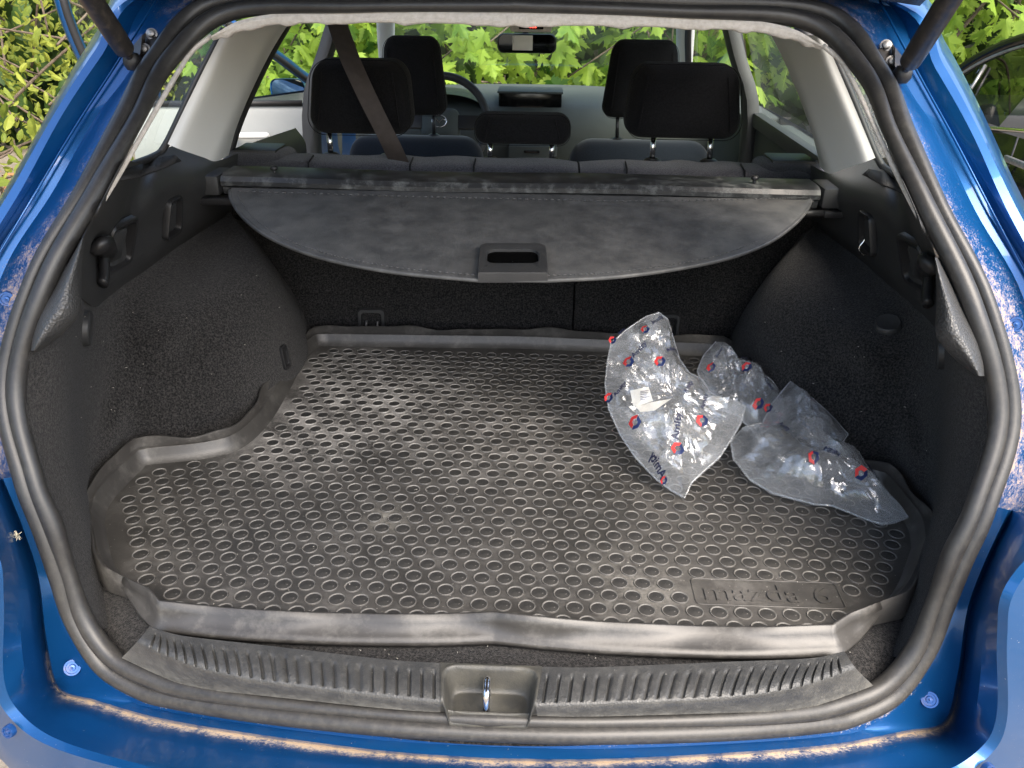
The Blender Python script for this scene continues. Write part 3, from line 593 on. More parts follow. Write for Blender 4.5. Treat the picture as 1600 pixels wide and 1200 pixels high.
# both doors on the driver's side stand open
ZB = .95
def open_door(A_, B_, name, zl, in_mat, frame_px=None):
    u = (B_-A_); L_ = np.linalg.norm(u); u = u/L_; n_ = np.array([-u[1], u[0], 0]); n_ = n_ if n_[1] > 0 else -n_   # n_ points to the outside face (forward)
    def Q2(a, d, z): return np.array([A_[0], A_[1], 0])+u*a*L_+n_*d+np.array([0, 0, z])
    ins = np.array([[Q2(a, d, z) for a in (0, .3, .7, 1)] for z, d in ((zl, .03), (.6, -.015), (.80, -.02), (ZB-.03, .0), (ZB, .012))])
    mb = MB(); mb.grid(loft(ins, 4, 4, 'crs'), mi=1)
    ou = np.array([[Q2(a, d, z) for a in (0, .3, .7, 1)] for z, d in ((zl, .10), (.6, .15), (.80, .14), (ZB, .06))]); G = loft(ou, 4, 4, 'crs'); mb.grid(G, flip=True, mi=0)
    mb.grid(np.array([[Q2(1.0, .03, zl), Q2(1.0, -.015, .6), Q2(1.0, -.02, .8), Q2(1.0, .012, ZB)], [Q2(1.02, .10, zl), Q2(1.02, .15, .6), Q2(1.02, .14, .8), Q2(1.02, .06, ZB)]]), mi=0)
    fd = mb.build(name, [M['paint'], in_mat], CAR, dust=True, sharp=50); return fd, Q2
A_, B_ = PZ(472, 165, ZB), PZ(200, 166, ZB)
rd, RQ = open_door(A_, B_, 'open_rear_door', .36, M['door_card'])
e1, e2 = PZ(150, 130, 1.06), PZ(90, -10, 1.31)
t1 = RQ(1.0, .03, ZB); t3 = RQ(1.0, -.06, 1.30); 
fp = [RQ(1.0, .03, ZB), PY(146, 118, t1[1]-.03), PY(97, 4, t1[1]-.07), PY(110, -32, t1[1]-.06), PY(250, -22, A_[1]-.10), PY(470, -10, A_[1]-.02)]
frm = crs(fp, 6)
b = MB(); b.tube(frm, .020, 8, squash=1.0); b.build('window_frame', M['paint'], rd, sharp=0, dust=True)
b = MB(); b.tube(frm+np.array([.012, -.012, -.004]), .011, 8); b.build('window_channel', M['rubber_dark'], rd, sharp=0)
b = MB(); b.add([RQ(.03, .03, ZB-.02), RQ(1.0, .03, ZB-.02), fp[1], fp[2], fp[4], fp[5]], [(0, 1, 2, 3, 4, 5)]); b.build('pane', M['glass'], rd)
p1, p2 = PZ(407, 201, ZB-.06), PZ(441, 200, ZB-.06)
b = MB(); q = RQ(.22, -.032, ZB-.085); q2 = RQ(.38, -.032, ZB-.085); b.tube(crs([q, q+[0, -.02, .004], q2+[0, -.02, .004], q2], 3), .010, 8); b.build('door_pull', M['trim_grey'], rd, sharp=0)
b = MB(); b.tube([RQ(.0, .008, ZB+.006), RQ(1.0, .008, ZB+.006)], .009, 6); b.build('window_ledge', M['rubber_dark'], rd, sharp=0)
A_ = np.array([-.88, 3.85, 0]); B_ = np.array([-1.34, 3.10, 0]); ZB = .86
fd, FQ = open_door(A_, B_, 'open_front_door', .36, M['dash'])
frm = crs([FQ(0, .03, ZB), PY(482, 124, 3.75), PY(425, 82, 3.45), PY(330, 20, 3.25), FQ(1.0, .0, 1.28), FQ(1.0, .03, ZB)], 6)
b = MB(); b.tube(frm, .022, 8); b.build('window_frame', M['paint'], fd, sharp=0, dust=True)
b = MB(); b.tube(frm+np.array([.01, -.018, -.004]), .011, 8); b.build('window_channel', M['rubber_dark'], fd, sharp=0)
mc = PY(451, 146, 3.80); mo = rrect(-.075, .075, -.062, .062, .03, 5)
b = MB(); b.grid(np.array([[(mc[0]+u*k_, mc[1]+y, mc[2]+v*k_) for u, v in mo] for k_, y in ((.94, .0), (1.0, -.012), (1.0, .01), (.9, .06), (.5, .09), (.05, .1))]), closed=True); mm = b.build('door_mirror', M['paint'], fd, dust=True)
b = MB(); b.add([(mc[0]+u*.93, mc[1]-.004, mc[2]+v*.93) for u, v in mo], [tuple(range(len(mo)))]); b.build('mirror_glass', mat('mirror', (.45, .50, .50), .02, metallic=1), mm)
b = MB(); b.tube([mc+[.03, .03, -.03], FQ(.08, .05, ZB)], .025, 8); b.build('mirror_arm', M['plastic_smooth'], mm, sharp=0)

# windscreen
ws = np.array([[(x*.62/.62, y+.10*(1-(x/.62)**2), z) for x in (-.62, -.3, 0, .3, .62)] for y, z in ((3.95, .95), (3.62, 1.13), (3.22, 1.30))]); ws[2, :, 0] *= .86
mb = MB(); mb.grid(loft(ws, 4, 3, 'crs')); mb.build('windscreen', M['glass'], CAR, sharp=0)
# dashboard, display, steering wheel
zd = PY(900, 152, 3.6)[2]
dp_ = [(3.98, zd+.005), (3.7, zd+.012), (3.48, zd+.0), (3.40, zd-.035), (3.36, zd-.12), (3.40, zd-.30), (3.5, .45)]
dsh = np.array([[(x, y+.06*(x/.6)**2*-1, z-.02*(abs(x)/.6)**3) for x in np.linspace(-.68, .68, 7)] for y, z in dp_])
mb = MB(); mb.grid(loft(dsh, 3, 4, 'crs'), flip=True); dash = mb.build('dashboard', M['dash'], CAR, sharp=0)
hood = np.array([[(PY(690, 200, 3.4)[0]+.17*math.cos(a)*k_, 3.36+y, zd-.02+.055*math.sin(a)*k_) for a in np.linspace(0, math.pi, 9)] for y, k_ in ((0, 1), (.15, 1), (.3, .8))])
mb = MB(); mb.grid(loft(hood, 2, 3, 'crs')); mb.build('instrument_hood', M['plastic_smooth'], dash, sharp=0)
a_, c_ = PY(779, 143, 3.42), PY(877, 178, 3.42)
b = MB(); b.box((a_[0], 3.42, c_[2]), (c_[0], 3.55, a_[2]), .006); ds = b.build('centre_display', M['screen'], dash)
b = MB(); b.box((a_[0]-.004, 3.40, a_[2]-.004), (c_[0]+.004, 3.56, a_[2]+.004), .002); b.build('display_lid', M['dash'], ds)
a_, c_ = PY(795, 228, 3.30), PY(870, 246, 3.30)
b = MB(); b.box((a_[0], 3.30, c_[2]-.08), (c_[0], 3.40, a_[2]), .006); cs_ = b.build('centre_console', M['dash'], dash)
b = MB(); b.box((a_[0]+.06, 3.294, a_[2]-.025), (a_[0]+.12, 3.31, a_[2]-.015), .002); b.build('slot', M['screen'], cs_)
wc = PY(688, 193, 3.12); tilt = Matrix.Rotation(math.radians(-24), 3, 'X')
def W(x, y, z): return wc + np.array(tilt @ Vector((x, y, z)))
b = MB(); a = np.linspace(0, 2*math.pi, 49)[:-1]; b.tube([W(.172*math.cos(t), 0, .172*math.sin(t)) for t in a], .0145, 10, closed=True, up=(0, 1, 0)); sw = b.build('steering_wheel', M['plastic'], CAR, sharp=0)
b = MB(); hb = rrect(-.07, .07, -.06, .055, .03, 5); b.grid(np.array([[W(u*k_, y, v*k_) for u, v in hb] for k_, y in ((1, .04), (1, .0), (.9, -.018), (.6, -.028), (.02, -.03))]), closed=True); hub = b.build('hub', M['dash'], sw, sharp=0)
for sx in (-1, 1):
    b = MB(); b.box((.05 if sx > 0 else -.165, -.012, -.02), (.165 if sx > 0 else -.05, .012, .03), .006, R=Matrix.Rotation(math.radians(-24), 4, 'X'), c=wc); sp_ = b.build('spoke', M['plastic_smooth'], sw)
b = MB(); b.tube([W(.026*math.cos(t), -.031, .021*math.sin(t)) for t in a], .0022, 6, closed=True, up=(0, 1, 0)); b.tube([W(x, -.031, z) for x, z in ((-.024, .004), (-.012, .008), (0, -.006), (.012, .008), (.024, .004))], .0022, 6); b.build('emblem', M['chrome'], hub, sharp=0)
# rear-view mirror and roof console
a_, c_ = PY(777, 52, 3.20), PY(869, 84, 3.20); mo = rrect(a_[0], c_[0], c_[2], a_[2], .022, 5)
cc = mo.mean(0)
b = MB(); b.grid(np.array([[(cc[0]+(u-cc[0])*k_, 3.20+y, cc[1]+(v-cc[1])*k_) for u, v in mo] for k_, y in ((.93, .004), (.96, -.006), (1, 0), (1, .02), (.7, .045), (.02, .05))]), closed=True); rm = b.build('interior_mirror', M['plastic_smooth'], CAR)
b = MB(); b.add([(cc[0]+(u-cc[0])*.94, 3.198, cc[1]+(v-cc[1])*.92) for u, v in mo], [tuple(range(len(mo)))]); b.build('mirror_glass', mat('dark_reflection', (.05, .055, .055), .05, metallic=1), rm)  # glass colour darkened to stand in for a reflected dark cabin
p_, q_ = PY(801, 55, 3.190), PY(832, 79, 3.190)
b = MB(); b.box((p_[0], 3.192, q_[2]), (q_[0], 3.1935, p_[2]), .0004); b.build('paper_note', M['white'], rm)
b = MB(); b.tube([(cc[0], 3.23, cc[1]), (cc[0]-.01, 3.27, cc[1]+.05), (cc[0]-.01, 3.30, cc[1]+.09)], .012, 8); b.build('mirror_stalk', M['plastic_smooth'], rm, sharp=0)
a_, c_ = PY(797, 30, 2.95), PY(862, 51, 2.95)
b = MB(); b.box((a_[0], 2.95, c_[2]), (c_[0], 3.2, a_[2]+.04), .01); oc = b.build('roof_console', M['headliner'], CAR)
a_, c_ = PY(811, 37.5, 2.944), PY(849, 46, 2.944); b = MB(); b.box((a_[0], 2.944, c_[2]), (c_[0], 2.955, a_[2]), .001); cw = b.build('warning_panel', M['screen'], oc)
for px in (828.5, 832.5, 836.5):
    a_, c_ = PY(px-1.3, 39.5, 2.9425), PY(px+1.3, 43.5, 2.9425); b = MB(); b.box((a_[0], 2.9425, c_[2]), (c_[0], 2.9445, a_[2])); b.build('warning_light', M['red_led'], cw)

# seats --------------------------------------------------------------
def headrest(x0, y0, x1, y1, Y, thick, m, parent, taper=.1, lean=.1, posts=(), pz=None, mp=None):
    a, c = PY(x0, y0, Y), PY(x1, y1, Y); o = rrect(a[0], c[0], c[2], a[2], min(.040, (a[2]-c[2])*.42), 8, taper)
    mb = MB(); mb.grid(pillow(o, Y+.02, thick*1.1, 14, 2.7, lean), closed=True); h = mb.build('headrest', m, parent, sharp=0)
    O = np.array(o); cc = O.mean(0)
    mb = MB(); mb.tube([(cc[0]+(u-cc[0])*.985, Y+.02-thick*.33+(v-cc[1])*lean, cc[1]+(v-cc[1])*.985) for u, v in O], .0009, 6, closed=True); mb.build('piping', m, h, sharp=0)
    hw_, hh_ = (O[:, 0].max()-O[:, 0].min())/2, (O[:, 1].max()-O[:, 1].min())/2
    for sx in (-1, 1):
        mb = MB(); mb.tube([(cc[0]+sx*hw_*.72*(1-.04*k), Y+.02-thick*.45+(hh_*.35*k)*lean, cc[1]+hh_*.35*k) for k in (-2, -1, 0, 1, 2)], .0014, 5); mb.build('seam', m, h, sharp=0)
    for (px, py), (qx, qy) in posts:
        mb = MB(); mb.tube([PY(px, py, Y+.02), PY(qx, qy, Y+.02)], .0058 if mp is None else .006, 10); mb.build('post', M['chrome'] if mp is None else mp, h, sharp=0)
        mb = MB(); p = PY(qx, qy, Y+.02); mb.lathe([(.020, -.012), (.019, .002), (.013, .006), (.007, .007)], p, seg=16); mb.build('post_guide', M['plastic_smooth'], h, sharp=35)
    return h
RS = 1.80                                    # rear headrests
xs = PY(896, 480, 1.68)[0]
zt = PY(820, 256, 1.72)[2]
for lo_, hi_, nm in ((-.60, xs-.002, 'l'), (xs+.002, .60, 'r')):
    n = 12; X = np.linspace(lo_, hi_, n)
    prof = [(1.70, .56), (1.665, .60), (1.675, .75), (1.69, .90), (1.70, zt-.05)]
    G = np.array([[(x, y, z) for x in X] for y, z in prof])
    mb = MB(); mb.grid(crs(G, 4), flip=True)
    root = mb.build('rear_seat_back', M['carpet'], CAR, sharp=0)
    pr = [(1.690, zt-.10), (1.688, zt-.03), (1.700, zt-.004), (1.74, zt+.004), (1.80, zt), (1.86, zt-.02), (1.885, zt-.08), (1.87, .55)]
    G = np.array([[(x, y, z - .006*(abs(math.sin(i*1.3)) if 0 < i < n-1 else 1.6)) for i, x in enumerate(X)] for y, z in pr])
    mb = MB(); G = crs(G, 4); G = np.stack([crs(r, 3) for r in G]); mb.grid(G, flip=True)
    for e_ in (0, -1): mb.add(G[:, e_], [tuple(range(len(G)))[::(1 if e_ else -1)]])
    mb.build('top_cushion', M['fabric_top'], root, sharp=50)
    if nm == 'l':
        headrest(474, 91, 650, 210, RS, .12, M['fabric'], root, .13, .16, (((514, 205), (517, 243)), ((604, 205), (606, 245))))
        headrest(740, 177, 892, 227, RS, .09, M['fabric'], root, .02, .16, (((766, 222), (766, 250)), ((862, 222), (862, 251))))
        for px in (481, 640, 740):           # sewn seams over the cushion
            p = PY(px, 262, 1.69); b = MB(); b.tube([(p[0], 1.6845, zt-.06), (p[0], 1.684, zt-.03), (p[0], 1.697, zt-.002), (p[0], 1.74, zt+.004)], .0018, 5); b.build('seam', M['fabric'], root, sharp=0)
    else:
        headrest(978, 98, 1156, 217, RS, .12, M['fabric'], root, .13, .16, (((1021, 212), (1019, 252)), ((1111, 212), (1108, 253))))
        for px in (980, 1165):
            p = PY(px, 270, 1.69); b = MB(); b.tube([(p[0], 1.6845, zt-.06), (p[0], 1.684, zt-.03), (p[0], 1.697, zt-.002), (p[0], 1.74, zt+.004)], .0018, 5); b.build('seam', M['fabric'], root, sharp=0)
    # child seat anchor plate
    px, py = ((581, 499) if nm == 'l' else (1040, 507)); c = PY(px, py, 1.663)
    O = rrect(c[0]-.030, c[0]+.030, c[2]-.035, c[2]+.025, .010, 5)
    cc = np.array([c[0], c[2]-.005])
    mb = MB(); mb.grid(np.array([[(cc[0]+(u-cc[0])*k_, y, cc[1]+(v-cc[1])*k_) for u, v in O] for k_, y in ((1, 1.675), (1, 1.660), (.95, 1.657), (.74, 1.657), (.70, 1.661), (.69, 1.672))]), closed=True); ap_ = mb.build('anchor_plate', M['plastic'], root, sharp=35)
    mb = MB(); mb.tube(crs([(c[0]-.012, 1.664, c[2]-.004), (c[0]-.010, 1.655, c[2]-.018), (c[0]+.010, 1.655, c[2]-.018), (c[0]+.012, 1.664, c[2]-.004)], 4), .0026, 8); mb.build('anchor_loop', M['steel'], ap_, sharp=0)
# side bolsters of the rear seat with belt guides
for s in (0, 1):
    K = MX if s else np.ones(3)
    a_, c_ = PY(345, 240, 1.74), PY(470, 262, 1.74)
    o = rrect(a_[0], a_[0]+.14, zt-.10, a_[2]+.004, .02, 5)
    mb = MB(); mb.grid(pillow(o, 1.78, .17, 10, 3.2), closed=True); mb.V = [tuple(np.array(v)*K) for v in mb.V]
    if s: mb.F = [f[::-1] for f in mb.F]
    bo = mb.build('seat_bolster', M['fabric_top'], CAR, sharp=0)
    p = PY(405, 234, 1.78)*K; b = MB(); b.box((p[0]-.045, 1.745, p[2]-.012), (p[0]+.045, 1.83, p[2]+.006), .005); b.build('belt_guide', M['plastic'], bo)
# seat belt of the middle rear seat, hanging from the roof
P = crs([PY(523, 25, 1.90), PY(546, 90, 1.75), PY(578, 160, 1.70), PY(608, 220, 1.70), PY(624, 255, 1.73)], 6)
b = MB(); L_ = P + [-.0235, .0, .008]; R_ = P + [.0235, .0, -.008]
b.grid(np.stack([L_, R_])); b.grid(np.stack([L_, R_])+[0, .0014, 0], flip=True); b.build('seat_belt', M['belt'], CAR, sharp=0)
# front seats
FS = 2.75
for (x0, y0, x1, y1), (t0, t1, ty), posts in (((588, 55, 700, 182), (541, 757, 210), (((678, 178), (678, 212)),)), ((945, 61, 1062, 187), (889, 1108, 217), (((965, 182), (964, 218)),))):
    a_, c_ = PY(t0, ty, FS), PY(t1, ty+60, FS); o = rrect(a_[0], c_[0], .45, a_[2], .07, 6, .02)
    mb = MB(); mb.grid(pillow(o, FS+.03, .17, 12, 3.0, -.1), closed=True); fs = mb.build('front_seat', M['fabric_blue'], CAR, sharp=0)
    headrest(x0, y0, x1, y1, FS, .11, M['fabric'], fs, .22, -.05, posts, mp=M['plastic_smooth'])

# ------------------------------------------------------------------ load cover (lifts out)
COV = thing('load_cover', 'black roll-out load cover half drawn below the rear seat headrests', 'load cover', (0, 1.52, ZM))
YB = 1.53; zf = PY(820, 291, YB)[2]
xl, xr = PY(345, 290, YB)[0], PY(1285, 292, YB)[0]
b = MB(); sec = [(YB+.085, -.03), (YB+.085, .004), (YB+.08, .008), (YB+.02, .008), (YB+.006, .004), (YB, -.004), (YB, -.012), (YB+.008, -.016), (YB+.012, -.030), (YB+.07, -.04)]
X = np.linspace(xl, xr, 30); G = np.array([[(x, y, zf+z+.0015*math.sin(x*9)) for x in X] for y, z in sec+sec[:1]]); b.grid(G)
b.add(G[:-1, 0], [tuple(range(len(sec)))]); b.add(G[:-1, -1], [tuple(range(len(sec)))[::-1]]); b.build('cassette', M['cover_bar'], COV, sharp=35)
for s, x0, x1 in ((0, PY(279, 280, YB)[0], xl-.003), (1, xr+.003, PY(1350, 295, YB)[0])):
    b = MB(); b.box((x0, YB-.004, zf-.030), (x1, YB+.08, zf+.008), .008); cp = b.build('end_cap', M['plastic'], COV)
    b = MB(); b.box((x0+.006, YB-.012, zf-.045), (x1+(.06 if not s else -.006), YB+.06, zf-.032), .004); b.build('end_latch', M['plastic_smooth'], cp)
    b = MB(); b.tube([((x0+x1)/2+.03*(1-2*s), YB-.004, zf-.038), ((x0+x1)/2+.10*(1-2*s), YB-.004, zf-.040)], .007, 10); b.build('roller_end', M['plastic_smooth'], cp, sharp=0)
for px, py in ((428, 262), (1180, 274)):
    p = PY(px, py, YB+.03); b = MB(); b.tube([(p[0], YB+.03, zf), (p[0], YB+.03, zf+.018)], .003, 8); b.lathe([(.0005, .022), (.006, .021), (.0075, .017), (.006, .014)], (p[0], YB+.03, zf), seg=12); b.build('lock_pin', M['plastic_smooth'], COV, sharp=0)
p0 = np.array([0, YB, zf-.014]); pe = PY(800, 436, 1.20); sl = pe-p0; sl[0] = 0; nrm = np.cross([1, 0, 0], sl); nrm /= np.linalg.norm(nrm)
eL = [(359, 297), (362, 312), (378, 336), (412, 364), (465, 389), (530, 408), (620, 424), (745, 436)]
eR = [(856, 436.5), (960, 431), (1060, 418), (1140, 401), (1200, 378), (1240, 350), (1262, 325), (1268, 306)]
edge = np.concatenate([crs([PPL(*p, p0, nrm) for p in eL], 6), crs([PPL(*p, p0, nrm) for p in eR], 6)])
ns = len(edge); tpx = np.linspace(edge[0][0], edge[-1][0], ns); rows = []
for t in np.linspace(0, 1, 16):
    base = np.stack([edge[:, 0], np.full(ns, YB), np.full(ns, zf-.014)], 1); R_ = base*(1-t)+edge*t
    R_ = R_ + nrm*(.012*math.sin(math.pi*min(t*1.15, 1))*1.0)[None] if False else R_ + np.outer(np.full(ns, .006*math.sin(math.pi*t))*np.sin((edge[:, 0]-edge[0][0])*8)**2, nrm if nrm[2] > 0 else -nrm)
    rows.append(R_)
G = np.array(rows); up = nrm if nrm[2] > 0 else -nrm
b = MB(); b.grid(G); b.grid(G-up*.004, flip=True); b.build('cover_sheet', M['cover'], COV, sharp=50, dust=True)
b = MB(); b.tube(edge-up*.002, .0036, 8); b.build('edge_piping', M['cover'], COV, sharp=0)
st1 = crs([PPL(*p, p0, nrm)+up*.0014 for p in ((372, 302), (600, 309), (800, 314), (1000, 317), (1200, 314), (1262, 312))], 40)
b = MB()
for i in range(0, len(st1)-1, 2): b.tube([st1[i]+up*.003, st1[i+1]+up*.003], .0010, 4)
inn = edge - (edge-np.array([0, YB, zf]))*.028 + up*.0012
inn = lin(inn, 4)
for i in range(0, len(inn)-1, 2): b.tube([inn[i], inn[i+1]], .0009, 4)
b.build('stitching', mat('grey_thread', (.10, .10, .10), .7), COV, sharp=0, kind='stuff')
# handle
hc = [PPL(*p, p0, nrm) for p in ((746, 438), (856, 438), (853, 391), (749, 391))]
ex = (hc[1]-hc[0])/2; ey = (hc[3]-hc[0])/2; hm = (hc[0]+hc[1]+hc[2]+hc[3])/4; hw, hh = np.linalg.norm(ex), np.linalg.norm(ey); ex /= hw; ey /= hh
O = rrect(-hw, hw, -hh, hh, .014, 5); I = rrect(-hw*.74, hw*.74, -hh*.36, hh*.58, .014, 5)
O[:, 0] = np.where(O[:, 1] < 0, np.sign(O[:, 0])*np.maximum(abs(O[:, 0]), hw*.985), O[:, 0])
def HP(P, d): return [hm+ex*u+ey*v+up*d for u, v in P]
b = MB(); b.grid(np.array([HP(O, -.004), HP(O, .010), HP(O*.985, .013), HP(I*1.08, .013), HP(I*1.03, .012), HP(I, .004)]), closed=True); hd = b.build('handle', M['plastic'], COV, sharp=35)
b = MB(); b.grid(np.array([HP(I*1.02, .008), HP(I*.98, .0055), HP(I*.02, .0055)]), closed=True); b.build('grip_shade_floor', M['hole_shade'], hd)  # closed black floor, painted in for the darkness of an open slot

# ------------------------------------------------------------------ rubber boot mat
MAT = thing('boot_mat', 'black rubber boot mat with round studs, dusty and scuffed', 'mat', (0, 1.1, ZM))
hp = [(800,992),(620,994),(400,987),(255,973),(215,930),(178,880),(163,815),(176,782),(228,727),(325,716),(378,700),(420,662),(452,610),(478,562),(500,541),(650,543),(813,545)]
H = [PZ(*p, ZM) for p in hp]; H[0][0] = 0; H[-1][0] = 0
hs = []                                       # resample with corners kept
kk = [0, 3, 6, 7, 8, 14, 16]
H = np.array(H)
segs = [H[0:4], H[3:7], H[6:9], H[8:15], H[14:17]]
hl = np.concatenate([crs(s_, 40 if s_ is segs[0] else 10)[:-1] for s_ in segs] + [H[-1:]])
OUTL = np.concatenate([hl, (hl[1:-1]*MX)[::-1]]); no = len(OUTL)
T = np.roll(OUTL, -1, 0)-np.roll(OUTL, 1, 0); T /= np.linalg.norm(T, axis=1)[:, None]; NO = np.stack([-T[:, 1], T[:, 0], np.zeros(no)], 1)
if np.mean(np.sum(NO*(OUTL-OUTL.mean(0)), 1)) < 0: NO = -NO
for _ in range(3): NO = (NO+np.roll(NO, 1, 0)+np.roll(NO, -1, 0))/3
NO /= np.linalg.norm(NO, axis=1)[:, None]
arc = np.concatenate([[0], np.cumsum(np.linalg.norm(np.diff(OUTL, axis=0), axis=1))])
front = np.clip((.83-OUTL[:, 1])/.05, 0, 1)
wob = .5*np.sin(arc*17+1)+.35*np.sin(arc*41)+.25*np.sin(arc*67+2)
crz = np.abs(((arc*7.3+.3*np.sin(arc*11)) % 2)-1); xx = OUTL[:, 0]; crz = .5+.5*np.sin(xx*19+.9*np.sin(xx*9)); wob2 = .6*np.sin(xx*13+1)+.6*(crz-.5)+.25*np.sin(xx*43)
out_ = (.020+.006*wob)*(1-front) + front*(-.006+.012*wob2); hgt = (.036+.004*wob)*(1-front) + front*(.027+.011*wob2)
rows = [OUTL+[0, 0, .0], OUTL+NO*(.004*(1-front)+.004*front)[:, None]+np.array([0, 0, 1])*(.003-.007*front)[:, None]]
rows.append(OUTL+NO*(.009*(1-front)+.0135*front)[:, None]+np.array([0, 0, 1])*(.012*(1-front)-.004*front)[:, None])
rows.append(OUTL+NO*(.013*(1-front)+.0135*front)[:, None]+np.array([0, 0, 1])*(.022*(1-front)+.003*front)[:, None])
rows.append(OUTL+NO*(.014*(1-front)+.006*front)[:, None]+np.array([0, 0, 1])*(.024*(1-front)+.0055*front)[:, None])
rows.append(OUTL+NO*(out_*.9+.002)[:, None]+np.array([0, 0, 1])*(hgt*.6)[:, None])
rows.append(OUTL+NO*out_[:, None]+np.array([0, 0, 1])*hgt[:, None]); rows.append(rows[-1]+NO*(.003)*(1-2*front)[:, None])
rows.append(OUTL+NO*(out_+.005*(1-2*front))[:, None]+np.array([0, 0, -.002]))
G = np.array(rows); b = MB(); b.grid(G, closed=True); b.build('rim', M['mat_lip'], MAT, sharp=0, dust=True)
bm = bmesh.new(); vs = [bm.verts.new(Vector(p)) for p in OUTL]; fc = bm.faces.new(vs); bmesh.ops.triangulate(bm, faces=[fc]); bm.verts.index_update()
V = [tuple(v.co) for v in bm.verts]; Fc = [[v.index for v in f.verts] for f in bm.faces]; bm.free()
if np.cross(np.array(V[Fc[0][1]])-V[Fc[0][0]], np.array(V[Fc[0][2]])-V[Fc[0][0]])[2] < 0: Fc = [f[::-1] for f in Fc]
obj('base', V, Fc, M['mat'], MAT)
pw, prw = .0298, .0252; sr = .0111
pr = [(sr*1.07, -.0004), (sr*1.0, .0014), (sr*.94, .0016), (sr*.86, .0002), (sr*.5, .0006), (.0004, .0012)]
def stud_mesh(seg=16):
    a = np.arange(seg)*2*math.pi/seg; b_ = MB()
    G = np.array([np.stack([r*np.cos(a), r*np.sin(a), np.full(seg, h)], 1) for r, h in pr]); b_.grid(G[:2], closed=True, mi=0); b_.grid(G[1:4], closed=True, mi=1); b_.grid(G[3:], closed=True, mi=2); return b_
sm = stud_mesh(14); so = sm.build('stud', [M['mat'], M['mat_ring'], M['mat_dish']], MAT, sharp=0); sme = so.data
def inside(x, y, mrg):
    q = OUTL[:, :2]-NO[:, :2]*mrg; c = False; j = len(q)-1
    for i in range(len(q)):
        if ((q[i][1] > y) != (q[j][1] > y)) and (x < (q[j][0]-q[i][0])*(y-q[i][1])/(q[j][1]-q[i][1])+q[i][0]): c = not c
        j = i
    return c
pa, pb = PZ(1085, 930, ZM), PZ(1312, 930, ZM); py0, py1 = PZ(1200, 948, ZM)[1], PZ(1200, 908, ZM)[1]
studs = []
y0 = PZ(620, 940, ZM)[1]; x0 = PZ(600, 940, ZM)[0]
for r in range(-6, 40):
    for c in range(-30, 60):
        x = x0+(c+.5*(r % 2))*pw; y = y0+r*prw
        if inside(x, y, .014) and not (pa[0]-.008 < x < pb[0]+.008 and py0-.010 < y < py1+.010): studs.append((x, y))
studs.sort(key=lambda p: p[1])
so.location = (studs[0][0], studs[0][1], ZM)
for x, y in studs[1:300]:
    o = link('stud', sme, MAT); o.location = (x, y, ZM)
rest = MB()
for x, y in studs[300:]: rest.add([(v[0]+x, v[1]+y, v[2]+ZM) for v in sm.V], sm.F, 0); rest.M[-len(sm.F):] = sm.M
rest.build('studs', [M['mat'], M['mat_ring'], M['mat_dish']], MAT, sharp=0, kind='stuff')
def text_mesh(txt, extrude=0.0, bold=0.0):
    cu = bpy.data.curves.new('lettering', 'FONT'); cu.body = txt; cu.size = 1; cu.extrude = extrude; cu.resolution_u = 3; cu.offset = bold
    o = bpy.data.objects.new('lettering', cu); COL.objects.link(o); dg = bpy.context.evaluated_depsgraph_get()
    me = bpy.data.meshes.new_from_object(o.evaluated_get(dg)); V = np.array([v.co[:] for v in me.vertices]); Fc = [list(p.vertices) for p in me.polygons]
    bpy.data.objects.remove(o); bpy.data.meshes.remove(me); V[:, 0] -= (V[:, 0].min()+V[:, 0].max())/2; V[:, 1] -= .35; return V, Fc
fw_ = pb[0]-pa[0]; fh_ = py1-py0; cc = np.array([(pa[0]+pb[0])/2, (py0+py1)/2])
O = rrect(cc[0]-fw_/2, cc[0]+fw_/2, cc[1]-fh_/2, cc[1]+fh_/2, .006, 4)
b = MB(); b.tube([(u, v, ZM+.0004) for u, v in O], .0011, 6, closed=True); b.build('plate_outline', M['mat'], MAT, sharp=0)
V, Fc = text_mesh('mazda 6', .012); sc_ = fh_*.95; kx = fw_*.86/(V[:, 0].max()-V[:, 0].min())
obj('raised_lettering', [(cc[0]+v[0]*kx, cc[1]+v[1]*sc_, ZM+.0009+v[2]*.10) for v in V], Fc, M['mat'], MAT, sharp=30)

